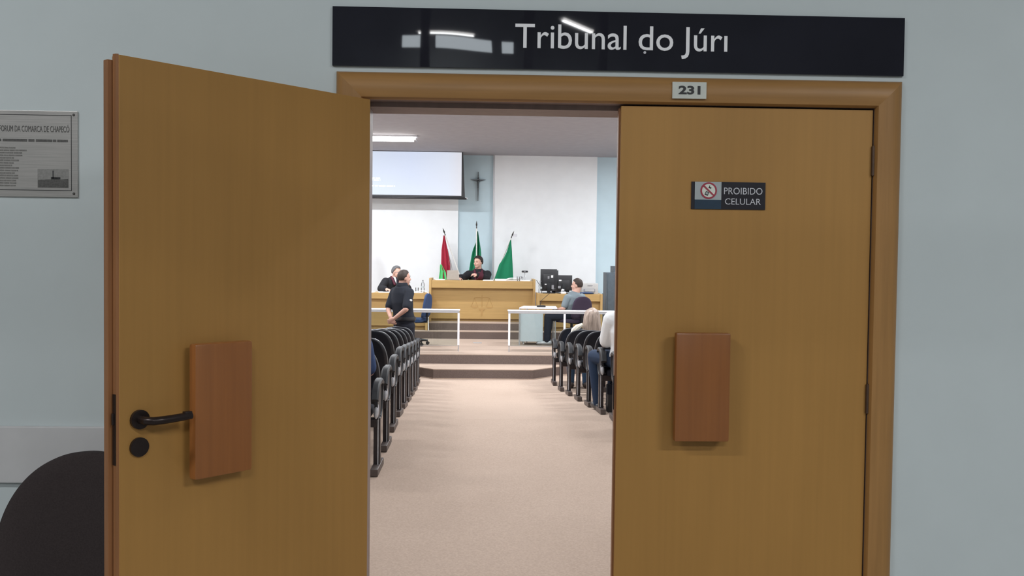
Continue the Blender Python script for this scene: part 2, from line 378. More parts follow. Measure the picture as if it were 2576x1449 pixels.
# courtroom shell
bm = B()
pf = [(YB-0.1, 0), (9.2, 0), (13.4, ZLOW), (20.9, ZLOW)]
rings(bm, [[(x, y, z) for y, z in pf] + [(x, y, z-0.15) for y, z in reversed(pf)] for x in (-5.6, 5.6)])
st('floor_courtroom', bm, 'carpet', 'beige carpeted courtroom floor sloping down the aisle', 'floor')
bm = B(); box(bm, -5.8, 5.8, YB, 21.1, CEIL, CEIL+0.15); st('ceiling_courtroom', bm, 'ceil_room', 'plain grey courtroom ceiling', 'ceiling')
bm = B(); box(bm, -5.75, -5.6, YB, 21.0, -0.4, CEIL); st('wall_left', bm, 'wall_white', 'white left side wall of the courtroom, out of view', 'wall')
bm = B(); box(bm, 5.6, 5.75, YB, 21.0, -0.4, CEIL); st('wall_right', bm, 'wall_white', 'white right side wall of the courtroom, out of view', 'wall')
bm = B(); box(bm, -5.75, 5.75, 20.86, 21.0, -0.4, CEIL)
wf = st('wall_far', bm, 'wall_blue', 'light blue end wall with white panels behind the judge', 'wall')
bm = B(); box(bm, -5.6, -0.531, 20.80, 20.86, -0.29, CEIL); obj('wall_panel', bm, 'wall_white', wf, 'white wall panel behind the projection screen')
bm = B(); box(bm, 0.27, 2.55, 20.80, 20.86, -0.29, CEIL); obj('wall_panel', bm, 'wall_white', wf, 'white wall panel behind the right flag')
bm = B(); box(bm, 0.235, 0.27, 20.79, 20.86, -0.29, CEIL); obj('panel_shade_line', bm, 'alu_grey', wf, 'slim grey strip standing in for shade at the panel edge')  # grey strip imitates the dark contact shadow beside the white panel

# platform tiers: dark risers, beige tops
ZP, Z1, Z2 = 0.018, 0.163, 0.308
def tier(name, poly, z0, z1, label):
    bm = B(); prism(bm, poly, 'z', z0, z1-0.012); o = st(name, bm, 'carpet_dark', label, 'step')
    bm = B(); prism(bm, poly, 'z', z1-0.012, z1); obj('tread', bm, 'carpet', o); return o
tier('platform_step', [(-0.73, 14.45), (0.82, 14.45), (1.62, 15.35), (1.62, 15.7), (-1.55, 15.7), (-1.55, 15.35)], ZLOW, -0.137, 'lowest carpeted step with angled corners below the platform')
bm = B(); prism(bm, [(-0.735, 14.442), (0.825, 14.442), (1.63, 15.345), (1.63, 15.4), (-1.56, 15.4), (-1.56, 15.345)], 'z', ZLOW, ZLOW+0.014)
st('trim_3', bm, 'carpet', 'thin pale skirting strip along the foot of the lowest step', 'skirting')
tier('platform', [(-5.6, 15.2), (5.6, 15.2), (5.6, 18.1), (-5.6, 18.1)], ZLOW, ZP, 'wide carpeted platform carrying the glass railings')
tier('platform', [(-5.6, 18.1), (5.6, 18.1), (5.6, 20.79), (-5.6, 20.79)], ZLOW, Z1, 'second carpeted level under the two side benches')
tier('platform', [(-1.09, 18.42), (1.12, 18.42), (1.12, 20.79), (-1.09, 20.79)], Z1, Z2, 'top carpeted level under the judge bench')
bm = B(); box(bm, -0.14, 0.02, 17.2, 17.32, ZP, ZP+0.006, 0.002)
obj('floor_box', bm, 'alu_grey', None, 'small metal floor outlet cover in the platform carpet', 'floor outlet')

# ================================================================== DOUBLE DOOR
def pull_block(x0, x1, y_face, z0, z1, parent, local):
    """raised rectangular wooden pull, face towards +y (local leaf) or -y (world)"""
    s = 1 if local else -1
    bm = B(); box(bm, x0, x1, y_face+s*0.022, y_face+s*0.055, z0, z1, 0.007)
    p = obj('pull_block', bm, 'pull', parent, 'dark reddish wooden pull', smooth='auto', local=local)
    bm = B(); box(bm, x0+0.03, x1-0.03, y_face, y_face+s*0.024, z0+0.05, z1-0.05)
    obj('standoff', bm, 'edge', p, local=local)
al = math.radians(47.624)
d1 = thing('door_1', (-0.367, 3.065, 0), 'open left door leaf with dark lever handle and wooden pull', 'door', rz=math.pi+al, kind='structure')
LW, LT = 0.842, 2.10
bm = B(); box(bm, 0, LW, -0.038, 0, 0.008, LT, 0.0012); obj('leaf', bm, 'door', d1, local=True)
bm = B()
prism(bm, [(LW, -0.002), (LW+0.006, -0.006), (LW+0.008, -0.016), (LW+0.006, -0.022), (LW, -0.022)], 'z', 0.008, LT+0.002)
e1 = obj('edge_strip', bm, 'edge', d1, local=True)
bm = B(); box(bm, LW, LW+0.020, -0.044, -0.0225, 0.008, LT-0.012, 0.002); obj('rebate_lip', bm, 'edge', d1, local=True)
bm = B(); box(bm, LW+0.0075, LW+0.0095, -0.019, -0.006, 1.04, 1.225); lp = obj('lock_plate', bm, 'bronze', d1, local=True)
bm = B(); box(bm, LW+0.0095, LW+0.0135, -0.0165, -0.009, 1.145, 1.175); obj('latch', bm, 'bronze', lp, local=True)
bm = B(); disc(bm, (0.789, 0.005, 1.154), 0.0255, 0.010); hd = obj('lever_handle', bm, 'bronze', d1, 'dark bronze lever handle', smooth='auto', local=True)
bm = B(); tube(bm, [(0.789, 0.005, 1.154), (0.789, 0.042, 1.154), (0.778, 0.055, 1.154), (0.75, 0.058, 1.154), (0.70, 0.060, 1.156), (0.672, 0.060, 1.157)], [0.011, 0.011, 0.0112, 0.011, 0.0105, 0.0095], 12)
box(bm, 0.672, 0.694, 0.050, 0.066, 1.160, 1.170, 0.003)
obj('lever', bm, 'bronze', hd, smooth='auto', local=True)
bm = B(); disc(bm, (0.790, 0.004, 1.081), 0.0255, 0.008); obj('keyhole_cover', bm, 'bronze', d1, 'dark round keyhole cover', smooth='auto', local=True)
pull_block(0.478, 0.658, 0, 0.977, 1.347, d1, True)
for z in (0.25, 1.13, 1.93):
    bm = B(); tube(bm, [(-0.004, -0.04, z-0.05), (-0.004, -0.04, z+0.05)], 0.008, 10); obj('hinge', bm, 'hinge', d1, smooth='auto', local=True)

RX0 = 0.457
d2 = thing('door_2', ((RX0+XR)/2, YW, 0), 'closed right door leaf with a phone ban sign and wooden pull', 'door', kind='structure')
bm = B(); box(bm, RX0, XR-0.004, YW+0.001, YW+0.042, 0.008, LT, 0.0012); obj('leaf', bm, 'door', d2)
bm = B(); box(bm, RX0-0.006, RX0+0.0005, YW+0.016, YW+0.044, 0.008, LT-0.006, 0.001); e2 = obj('edge_strip', bm, 'edge', d2)
bm = B(); box(bm, RX0-0.009, RX0-0.004, YW+0.022, YW+0.040, 1.085, 1.20); obj('strike_plate', bm, 'bronze', d2)
pull_block(0.642, 0.824, YW, 0.992, 1.352, d2, False)
for z in (0.28, 1.131, 1.930):
    bm = B(); tube(bm, [(XR-0.002, YW-0.004, z-0.048), (XR-0.002, YW-0.004, z+0.048)], 0.0065, 10)
    for q in (-0.05, 0.047): tube(bm, [(XR-0.002, YW-0.004, z+q), (XR-0.002, YW-0.004, z+q+0.004)], 0.0045, 8)
    obj('hinge', bm, 'hinge', d2, smooth='auto')

# ------------------------------------------------------------------ signs
SX0, SX1, SZ0, SZ1, SY = -0.495, 1.3985, 2.2125, 2.405, YW-0.010
sg = thing('name_sign', ((SX0+SX1)/2, YW, SZ0), 'long glossy black sign with pale lettering above the door', 'sign')
bm = B(); box(bm, SX0, SX1, SY, YW, SZ0, SZ1, 0.001); obj('sign_panel', bm, 'acrylic', sg)
def put_text(txt, x, z, y, h, w, mat, parent, name='lettering', bold=0.0, depth=0.002):
    bm = text_bm(txt, h, w, bold, depth); bmesh.ops.translate(bm, vec=(x, y, z), verts=bm.verts[:]); return obj(name, bm, mat, parent)
put_text('Tribunal', 0.102, 2.282, SY-0.001, 0.083, 0.367, 'letter_white', sg, bold=0.002)
put_text('do', 0.509, 2.282, SY-0.001, 0.083, 0.115, 'letter_white', sg, bold=0.002)
put_text('J\u00far\u0131', 0.651, 2.282, SY-0.001, 0.083, 0.153, 'letter_white', sg, bold=0.002)
bm = B(); disc(bm, (0.530, SY-0.0015, 2.274), 0.0045, 0.002, n=14); obj('fallen_dot', bm, 'sign_light', sg)

nb = thing('number_plate', (0.6765, YW-0.026, 2.122), 'small pale room number plate 231 on the door frame', 'number plate')
bm = B(); box(bm, 0.620, 0.733, YW-0.0305, YW-0.0262, 2.122, 2.1765, 0.001); obj('plate', bm, 'plate_pale', nb)
put_text('231', 0.6405, 2.1375, YW-0.0312, 0.0265, 0.072, 'ink', nb, bold=0.035, depth=0.001)

ps = thing('phone_ban_sign', (0.82, YW, 1.762), 'small black and blue no mobile phones sign on the right leaf', 'sign')
bm = B(); box(bm, 0.695, 0.944, YW-0.003, YW+0.0005, 1.762, 1.853, 0.0005); obj('sign_panel', bm, 'sign_dark', ps)
bm = B(); box(bm, 0.7065, 0.7955, YW-0.0038, YW-0.003, 1.7625, 1.7935); obj('blue_field', bm, 'sign_blue', ps)
bm = B(); box(bm, 0.7065, 0.7955, YW-0.004, YW-0.003, 1.7935, 1.8525); obj('grey_field', bm, 'sign_grey', ps)
pc = (0.7525, 1.8235)
bm = B(); disc(bm, (pc[0], YW-0.0045, pc[1]), 0.0235, 0.001, n=40); pd = obj('white_disc', bm, 'sign_cream', ps)
bm = B()
for (u_, v_, w_, h_) in ((-0.006, -0.0095, 0.011, 0.0125), (0.005, 0.0095, 0.0075, 0.004), (0.002, 0.0125, 0.002, 0.009)):
    mt_ = Matrix.Translation((pc[0]+u_, YW-0.0055, pc[1]+v_)) @ Matrix.Rotation(math.radians(22), 4, 'Y')
    box(bm, -w_/2, w_/2, -0.0005, 0.0005, -h_/2, h_/2, mat=mt_)
ph = obj('phone_pictogram', bm, 'ink', ps)
bm = B(); box(bm, -0.0035, 0.0035, -0.0004, 0.0004, -0.0035, 0.0035, mat=Matrix.Translation((pc[0]-0.006, YW-0.0062, pc[1]-0.009)) @ Matrix.Rotation(math.radians(22), 4, 'Y')); obj('phone_screen', bm, 'sign_grey', ph)
bm = B(); n = 40
rings(bm, [[(pc[0]+r*math.cos(t), yy, pc[1]+r*math.sin(t)) for t in [2*math.pi*k/n for k in range(n)]] for r, yy in ((0.0275, YW-0.004), (0.0275, YW-0.006), (0.0225, YW-0.006), (0.0225, YW-0.004))], close=True)
box(bm, -0.0024, 0.0024, -0.0012, 0.0012, -0.025, 0.025, mat=Matrix.Translation((pc[0], YW-0.0058, pc[1])) @ Matrix.Rotation(math.radians(-47), 4, 'Y'))
obj('ban_ring', bm, 'sign_red', ps)
put_text('PROIBIDO', 0.8045, 1.8125, YW-0.0035, 0.0235, 0.129, 'sign_light', ps, bold=-0.004, depth=0.001)
put_text('CELULAR', 0.8085, 1.7785, YW-0.0035, 0.0215, 0.120, 'sign_light', ps, bold=-0.004, depth=0.001)

# steel plaque
pq = thing('steel_plaque', (-1.53, YW, 1.771), 'brushed steel plaque with engraved text screwed to the hall wall', 'plaque')
PX0, PX1, PZ0, PZ1 = -1.735, -1.317, 1.771, 2.05; PY = YW-0.006
bm = B(); box(bm, PX0, PX1, PY, YW, PZ0, PZ1, 0.001); obj('plate', bm, 'steel', pq)
bm = B()
bx0, bx1, bz0, bz1 = -1.715, -1.336, 1.792, 2.037
for a in ((bx0, bx1, bz0, bz0+0.0018), (bx0, bx1, bz1-0.0018, bz1), (bx0, bx0+0.0018, bz0, bz1), (bx1-0.0018, bx1, bz0, bz1)):
    box(bm, a[0], a[1], PY-0.0006, PY, a[2], a[3])
obj('border_line', bm, 'ink', pq)
put_text('FORUM DA COMARCA DE CHAPEC\u00d3', -1.5665, 1.9815, PY-0.0006, 0.0205, 0.2235, 'engrave', pq, bold=-0.002, depth=0.0006)
bm = B()
for a, b in ((-1.585, -1.561), (-1.556, -1.478), (-1.474, -1.455), (-1.450, -1.398), (-1.396, -1.385), (-1.382, -1.348)): box(bm, a, b, PY-0.0006, PY, 1.9495, 1.9575)
obj('engraved_line', bm, 'engrave', pq)
wd = [0.055, 0.088, 0.073, 0.074, 0.047, 0.063, 0.046, 0.041, 0.064, 0.060, 0.049, 0.060, 0.061, 0.053, 0.057, 0.052]
for i, w_ in enumerate(wd):
    z = 1.9265 - i*0.00815; bm = B(); q = 0.0
    while q < w_-0.004:
        l = min(random.uniform(0.012, 0.026), w_-q); box(bm, -1.566+q, -1.566+q+l-0.0016, PY-0.0005, PY, z, z+0.0048); q += l
    obj('engraved_line', bm, 'engrave_soft', pq)
bm = B(); box(bm, -1.445, -1.346, PY-0.0005, PY, 1.801, 1.862); eg = obj('engraved_picture', bm, 'engrave_sky', pq)
bm = B(); prism(bm, [(-1.444, 1.802), (-1.347, 1.802), (-1.347, 1.831), (-1.375, 1.828), (-1.384, 1.834), (-1.40, 1.829), (-1.444, 1.826)], 'y', PY-0.0009, PY-0.0004); obj('picture_foreground', bm, 'engrave', eg)
bm = B(); box(bm, -1.397, -1.394, PY-0.0009, PY-0.0004, 1.831, 1.857); box(bm, -1.402, -1.372, PY-0.0009, PY-0.0004, 1.829, 1.836); obj('picture_building', bm, 'ink', eg)
for x, z in ((PX1-0.012, PZ0+0.012), (PX1-0.012, PZ1-0.012), (PX0+0.012, PZ0+0.012), (PX0+0.012, PZ1-0.012)):
    bm = B(); ellipsoid(bm, (x, PY, z), 0.0045, 0.003, 0.0045, u=10, v=6); obj('screw', bm, 'engrave', pq, smooth=True)

# waiting chair by the hall wall
wc = thing('waiting_chair', (-1.20, 2.70, 0), 'dark fabric chair with a rounded back against the hall wall', 'chair')
def rounded_back(bm, cx, z0, z1, half, yfun, th, nx=14, nz=16, pw=2.6, zc=None):
    """closed padded slab, rounded outline in x-z"""
    rs = []
    for j in range(nz+1):
        a = 1-(1-j/nz)**1.8; z = z0+(z1-z0)*a
        t = max(0, (a-0.35)/0.65); w = half*(1-t**pw)**(1/pw) if t < 1 else 0.0
        t2 = max(0, (0.12-a)/0.12); w = max(w*(1-0.25*t2), half*0.02)
        tt = th*(0.5+0.5*min(1, w/half*1.5))
        y = yfun(a); ring = []
        for k in range(nx+1): s_ = -1+2*k/nx; ring.append((cx+w*s_, y - tt/2*(1-0.55*abs(s_)**4) + 0.03*(s_*w/half)**2*-1, z))
        for k in range(nx, -1, -1): s_ = -1+2*k/nx; ring.append((cx+w*s_, y + tt/2*(1-0.55*abs(s_)**4) + 0.03*(s_*w/half)**2*-1, z))
        rs.append(ring)
    return rings(bm, rs)
bm = B(); rounded_back(bm, -1.188, 0.50, 0.982, 0.252, lambda a: 2.80+0.09*a, 0.05, nx=24, nz=44, pw=2.3); obj('backrest', bm, 'chair_wait', wc, smooth=True)
bm = B(); box(bm, -1.42, -1.0, 2.38, 2.78, 0.42, 0.48, 0.025); obj('seat', bm, 'chair_wait', wc, smooth='auto')
bm = B(); tube(bm, [(-1.2, 2.72, 0.40), (-1.2, 2.82, 0.42), (-1.2, 2.86, 0.62)], 0.018, 8); obj('back_bracket', bm, 'black_plastic', wc, smooth='auto')
for x in (-1.39, -1.03):
    for y in (2.42, 2.74):
        bm = B(); tube(bm, [(x, y, 0), (x, y, 0.43)], 0.013, 8); obj('leg', bm, 'black_plastic', wc, smooth='auto')

# ================================================================== COURTROOM FURNITURE
# ------------------------------------------------------------------ ceiling luminaires
def luminaire(name, x, y, z, length, watts, label, group, col=(0.94, 0.97, 1.0)):
    t = thing(name, (x, y, z), label, 'ceiling lamp', group)
    h = length/2
    bm = B(); box(bm, x-h, x+h, y-0.09, y+0.09, z-0.03, z, 0.004); obj('housing', bm, 'alu', t)
    bm = B(); prism(bm, [(y-0.085, z-0.03), (y-0.075, z-0.085), (y-0.05, z-0.105), (y+0.05, z-0.105), (y+0.075, z-0.085), (y+0.085, z-0.03)], 'x', x-h+0.07, x+h-0.07); obj('diffuser', bm, 'lamp', t, smooth='auto')
    for s in (-1, 1):
        bm = B(); box(bm, x+s*(h-0.012)-0.006, x+s*(h-0.012)+0.006, y-0.088, y+0.088, z-0.10, z-0.03, 0.003); obj('end_cap', bm, 'clear', t)
        bm = B(); tube(bm, [(x+s*(h-0.06), y, z-0.06), (x+s*(h-0.03), y, z-0.06)], 0.018, 10); obj('tube_socket', bm, 'alu_grey', t, smooth='auto')
    ld = bpy.data.lights.new(name+'_light', 'AREA'); ld.shape = 'RECTANGLE'; ld.size = length-0.16; ld.size_y = 0.14; ld.energy = watts; ld.color = col
    lo = bpy.data.objects.new(name+'_light', ld); COL.objects.link(lo); lo.parent = t; lo.location = (0, 0, -0.112)
    return t
G = 'courtroom ceiling lamps'
wh = ['nearest the door', 'second from the door', 'third from the door', 'fourth from the door', 'nearest the judge']
cl = {-3.4: 'left', 0.2: 'middle', 3.6: 'right'}
for j, y in enumerate((4.9, 7.9, 10.9, 13.7)):
    for x in cl: luminaire('ceiling_lamp', x, y, CEIL, 1.27, ROOM_LAMP_W*(0.40, 0.55, 0.85, 1.75)[j], 'fluorescent ceiling lamp in the %s column, row %s' % (cl[x], wh[j]), G)
luminaire('ceiling_lamp', -1.87, 17.7, CEIL, 1.27, ROOM_LAMP_W*1.5, 'lit fluorescent ceiling lamp in front of the projection screen', G)
luminaire('ceiling_lamp', 3.4, 17.7, CEIL, 1.27, ROOM_LAMP_W*1.8, 'fluorescent ceiling lamp above the clerk side, hidden by the door', G)
luminaire('ceiling_lamp', -4.3, 17.7, CEIL, 1.27, ROOM_LAMP_W*1.6, 'fluorescent ceiling lamp in the far left corner', G)
GH = 'hall ceiling lamps'
for i, (x, y, z, k) in enumerate(((4.0, -1.2, 4.4, 1.1), (0.2, -4.2, 4.8, 0.9), (-3.4, -0.2, 4.6, 0.8), (-0.75, -13.2, 6.20, 0.1), (0.4, -9.0, 7.0, 0.95), (1.75, -11.7, 6.05, 0.1))):
    t = luminaire('hall_lamp', x, y, z, 2.44 if i < 3 else 1.27, HALL_LAMP_W*k, 'fluorescent hall lamp, number %s behind the viewer' % ['one to the right', 'two straight behind', 'three to the left', 'four by the window band', 'five overhead', 'six by a column'][i], GH, (0.95, 0.98, 1.0))
    if z < 6.9:
        for s in (-0.4, 0.4):
            bm = B(); tube(bm, [(x+s, y, z), (x+s, y, 7.2)], 0.006, 6); obj('hanger', bm, 'alu_grey', t)
    if i in (3, 5): t.scale = (1, 0.5, 0.5)
    if i == 5: t.rotation_euler = (0, 0, math.radians(-54))

# ------------------------------------------------------------------ projection screen
sc = thing('projection_screen', (-1.66, 20.2, 2.85), 'projection screen with a pale blue picture hanging at the ceiling', 'projection screen')
bm = B(); prism(bm, [(-2.93, CEIL-0.012), (-2.97, 2.87), (-0.375, 2.87), (-0.425, CEIL-0.012)], 'y', 20.215, 20.225); obj('fabric', bm, 'black_plastic', sc)
bm = B(); box(bm, -2.87, -0.452, 20.208, 20.214, 2.925, CEIL-0.016); pj = obj('picture', bm, 'projection', sc, 'pale blue projected picture')
for z, x1 in ((3.265, -2.17), (3.225, -2.17), (3.10, -1.86)):
    bm = B(); q = -2.80
    while q < x1-0.02:
        l = min(random.uniform(0.08, 0.2), x1-q); box(bm, q, q+l-0.025, 20.206, 20.208, z, z+0.026); q += l
    obj('text_line', bm, 'projection_text', pj)
bm = B(); tube(bm, [(-3.02, 20.22, 2.865), (-0.34, 20.22, 2.865)], 0.022, 10); obj('bottom_bar', bm, 'black_plastic', sc, smooth='auto')
bm = B(); tube(bm, [(-0.37, 20.22, 2.872), (-0.325, 20.22, 2.872)], 0.018, 10); obj('bar_cap', bm, 'alu', sc, smooth='auto')
bm = B(); box(bm, -3.0, -0.42, 20.23, 20.31, CEIL-0.075, CEIL, 0.01); obj('roller_case', bm, 'ceil_room', sc)

# ------------------------------------------------------------------ crucifix on the blue strip
cx = thing('crucifix', (-0.095, 20.86, 2.86), 'slender dark metal crucifix on the light blue wall', 'crucifix')
def spike(bm, pts, y0, y1):
    prism(bm, pts, 'y', y0, y1)
c0, zc = -0.097, 3.315
bm = B(); spike(bm, [(c0-0.006, 3.50), (c0+0.006, 3.50), (c0+0.012, 3.37), (c0+0.026, zc), (c0+0.017, 3.18), (c0+0.006, 2.855), (c0-0.006, 2.855), (c0-0.017, 3.18), (c0-0.026, zc), (c0-0.012, 3.37)], 20.815, 20.845); obj('upright', bm, 'pewter', cx)
bm = B(); spike(bm, [(c0-0.175, 3.332), (c0-0.05, 3.332), (c0, 3.345), (c0+0.05, 3.332), (c0+0.175, 3.332), (c0+0.07, 3.298), (c0, 3.275), (c0-0.07, 3.298)], 20.81, 20.84); obj('crossbar', bm, 'pewter', cx)
bm = B(); capsule(bm, (c0, 20.80, 3.30), (c0+0.004, 20.80, 3.15), 0.020, 0.008); ellipsoid(bm, (c0+0.004, 20.795, 3.365), 0.016, 0.016, 0.02); obj('figure', bm, 'pewter', cx, smooth=True)
bm = B(); box(bm, c0-0.01, c0+0.01, 20.84, 20.86, 3.29, 3.33); obj('wall_mount', bm, 'pewter', cx)

# ------------------------------------------------------------------ flags in one stand
ZS = Z2
bm = B(); tube(bm, [(-0.10, 20.35, ZS), (-0.10, 20.35, ZS+0.03), (-0.10, 20.35, ZS+0.05)], [0.2, 0.2, 0.12], 20)
fs = obj('flag_stand', bm, 'bench_v', None, 'round wooden stand holding the three flags behind the judge', 'flag stand', smooth='auto')
for dx in (-0.06, 0, 0.06):
    bm = B(); tube(bm, [(-0.10+dx, 20.35, ZS+0.05), (-0.10+dx*1.4, 20.35, ZS+0.16)], 0.028, 10); obj('socket', bm, 'bench_v', fs, smooth='auto')
def flag_cloth(bm, rows, depth, ny=30, phase=0.0, folds=5, y=20.3):
    """rows: list of (z, x_left, x_right) from top to bottom; folded sheet with thickness"""
    rs = []
    N = 28
    for j, (z, a, b) in enumerate(rows):
        t = j/(len(rows)-1); amp = depth*(0.25+0.75*t); f_, bk = [], []
        for k in range(N+1):
            s_ = k/N; x = a+(b-a)*s_; yy = y - amp*math.sin(folds*2*math.pi*s_+phase+0.6*t)*0.5 - amp*0.3*math.sin(2.3*folds*s_+phase)
            zz_ = z + 0.02*math.sin(3*s_*math.pi+phase)*t
            f_.append((x, yy, zz_)); bk.append((x, yy+0.006, zz_))
        rs.append(f_+bk[::-1])
    return rings(bm, rs)
def interp_rows(key, n=16):
    out = []
    for i in range(n+1):
        t = i/n*(len(key)-1); k = min(int(t), len(key)-2); u_ = t-k
        out.append(tuple(key[k][q]*(1-u_)+key[k+1][q]*u_ for q in range(3)))
    return out
def flag(pole_top, pole_bot, clothes, label):
    t = thing('flag', pole_bot, label, 'flag', 'flags behind the judge')
    pt, pb = Vector(pole_top), Vector(pole_bot); d = (pt-pb).normalized()
    bm = B(); tube(bm, [pb, pt], 0.014, 10); obj('pole', bm, 'pole_white', t, smooth='auto')
    bm = B(); tube(bm, [pt-d*0.01, pt+d*0.02, pt+d*0.03, pt+d*0.07, pt+d*0.16], [0.018, 0.02, 0.012, 0.033, 0.002], 10, 0.6); obj('finial', bm, 'finial', t, smooth='auto')
    for nm, rows, dep, ph, fo, mt_, yy in clothes:
        bm = B(); flag_cloth(bm, interp_rows(rows), dep, phase=ph, folds=fo, y=yy); obj(nm, bm, mt_, t, smooth=True)
    return t
flag((-0.795, 20.30, 2.08), (-0.16, 20.35, Z2+0.06), [
    ('red_cloth', [(2.07, -0.83, -0.805), (1.75, -0.87, -0.735), (1.45, -0.875, -0.68), (1.15, -0.83, -0.69), (0.95, -0.82, -0.66)], 0.07, 0.4, 2.0, 'flag_red', 20.24),
    ('white_cloth', [(1.78, -0.745, -0.735), (1.62, -0.735, -0.70), (1.48, -0.71, -0.655), (1.34, -0.69, -0.62), (1.15, -0.70, -0.62)], 0.05, 1.2, 2.0, 'flag_white', 20.29),
    ('green_cloth', [(1.44, -0.895, -0.86), (1.38, -0.90, -0.83), (1.28, -0.90, -0.77), (1.12, -0.92, -0.75), (1.0, -0.91, -0.75)], 0.05, 2.2, 2.0, 'flag_lime', 20.20)],
    'red and white flag with light green, leftmost of the three')
flag((-0.118, 20.34, 2.24), (-0.10, 20.35, Z2+0.06), [
    ('green_cloth', [(2.17, -0.105, -0.085), (1.95, -0.12, -0.05), (1.75, -0.20, -0.015), (1.5, -0.245, 0.0), (1.25, -0.28, 0.005), (1.05, -0.28, 0.01)], 0.10, 0.9, 2.5, 'flag_green', 20.38)],
    'folded green flag on the upright pole directly behind the judge')
fl3 = flag((0.638, 20.34, 2.04), (-0.04, 20.35, Z2+0.06), [
    ('green_cloth', [(1.99, 0.615, 0.635), (1.75, 0.55, 0.655), (1.58, 0.47, 0.665), (1.45, 0.38, 0.675), (1.28, 0.33, 0.685), (1.10, 0.27, 0.695), (1.0, 0.25, 0.70)], 0.05, 0.3, 1.6, 'flag_green', 20.28)],
    'green flag spread to a triangle, rightmost of the three')
bm = B(); box(bm, 0.66, 0.765, 20.325, 20.33, 2.06, 2.125); obj('paper_tag', bm, 'sign_light', fl3, 'small pale tag')
t = flag((-2.62, 20.4, 2.0), (-2.5, 20.4, Z1+0.0), [
    ('red_cloth', [(1.98, -2.60, -2.585), (1.75, -2.64, -2.46), (1.5, -2.66, -2.405), (1.2, -2.68, -2.42)], 0.05, 0.4, 2.0, 'flag_red', 20.34),
    ('yellow_cloth', [(1.22, -2.66, -2.42), (1.1, -2.66, -2.41), (0.95, -2.66, -2.42)], 0.05, 0.4, 2.0, 'cream', 20.34)],
    'red flag at the far left, showing only a sliver beside the open door')

# ------------------------------------------------------------------ benches
def bench(name, x0, x1, y, zf, zt, depth, apron, label, cat, emblem=False, kick=0.06, sp=0.045, up=0.04):
    t = thing(name, ((x0+x1)/2, y+depth/2, zf), label, cat)
    for a in (x0, x1-sp):
        bm = B(); box(bm, a, a+sp, y-0.01, y+depth, zf, zt+up, 0.003); obj('side_panel', bm, 'bench_v', t)
    bm = B(); box(bm, x0+sp, x1-sp, y+0.02, y+depth, zt-0.025, zt, 0.002); obj('worktop', bm, 'bench', t)
    bm = B(); box(bm, x0+sp, x1-sp, y, y+0.03, zt-apron, zt-0.001, 0.002); obj('apron', bm, 'bench', t)
    bm = B(); box(bm, x0+sp, x1-sp, y+0.10, y+0.12, zf+kick, zt-0.03, 0.001); fp = obj('front_panel', bm, 'bench', t)
    bm = B(); box(bm, x0+sp, x1-sp, y+0.16, y+0.18, zf, zf+kick); obj('kick_panel', bm, 'bench_dark', t)
    return t, fp
jb, fp = bench('judge_bench', -1.045, 1.085, 18.72, Z2, 1.135, 0.75, 0.15, 'tall light wooden judge bench with a scales emblem', 'bench', kick=0.055)
# scales of justice relief
bm = B(); ye = 18.82; ex = 0.015
tube(bm, [(ex, ye, 0.84), (ex, ye, 0.60)], 0.006, 6); tube(bm, [(ex-0.16, ye, 0.785), (ex-0.06, ye, 0.80), (ex, ye, 0.79), (ex+0.06, ye, 0.80), (ex+0.16, ye, 0.785)], 0.006, 6)
for s in (-1, 1):
    for q in (-0.065, 0.065): tube(bm, [(ex+s*0.15, ye, 0.785), (ex+s*0.15+q, ye, 0.615)], 0.004, 5)
    prism(bm, [(ex+s*0.15-0.075, 0.615), (ex+s*0.15+0.075, 0.615), (ex+s*0.15+0.045, 0.585), (ex+s*0.15-0.045, 0.585)], 'y', ye-0.004, ye+0.003)
prism(bm, [(ex-0.07, 0.575), (ex+0.07, 0.575), (ex+0.05, 0.54), (ex+0.02, 0.53), (ex+0.012, 0.42), (ex-0.012, 0.42), (ex-0.02, 0.53), (ex-0.05, 0.54)], 'y', ye-0.004, ye+0.003)
obj('scales_emblem', bm, 'emblem', fp, 'carved scales of justice')
lb, _ = bench('prosecutor_bench', -3.1, -1.045, 18.28, Z1, 0.89, 0.62, 0.115, 'lower wooden bench on the left where the grey-haired man sits', 'bench', kick=0.08, up=0.005)
rb, _ = bench('clerk_bench', 1.10, 2.385, 18.28, Z1, 0.905, 0.62, 0.14, 'lower wooden bench on the right carrying monitors and printer', 'bench', kick=0.08, up=0.005)

# ------------------------------------------------------------------ things on the benches
def sheet(x0, x1, y0, y1, z, h, rz, label, name='paper_stack', mat='paper', cat='papers'):
    cxx, cyy = (x0+x1)/2, (y0+y1)/2
    bm = B(); box(bm, -(x1-x0)/2, (x1-x0)/2, -(y1-y0)/2, (y1-y0)/2, 0, h, 0.001, Matrix.Translation((cxx, cyy, z)) @ Matrix.Rotation(rz, 4, 'Z'))
    return obj(name, bm, mat, None, label, cat)
ZT_J = 1.135
sheet(-0.93, -0.75, 18.80, 19.05, ZT_J, 0.02, 0.15, 'small paper pile left of the laptop on the judge bench')
sheet(0.04, 0.24, 18.78, 18.98, ZT_J, 0.016, -0.1, 'loose white sheets in front of the judge')
sheet(0.28, 0.52, 18.85, 19.1, ZT_J, 0.035, 0.05, 'thick stack of white papers right of the judge')
bk = thing('case_folder', (0.62, 18.95, ZT_J), 'open white case folder with a curled page on the judge bench', 'folder')
bm = B(); rs = []
for k in range(13):
    u_ = k/12; x = 0.50+0.30*u_; z = ZT_J+0.03+0.055*u_ + (0.012*math.sin(u_*6)); rs.append([(x, 18.84, z), (x, 19.1, z), (x, 19.1, z-0.012), (x, 18.84, z-0.012)])
rings(bm, rs); obj('open_pages', bm, 'paper', bk, smooth='auto')
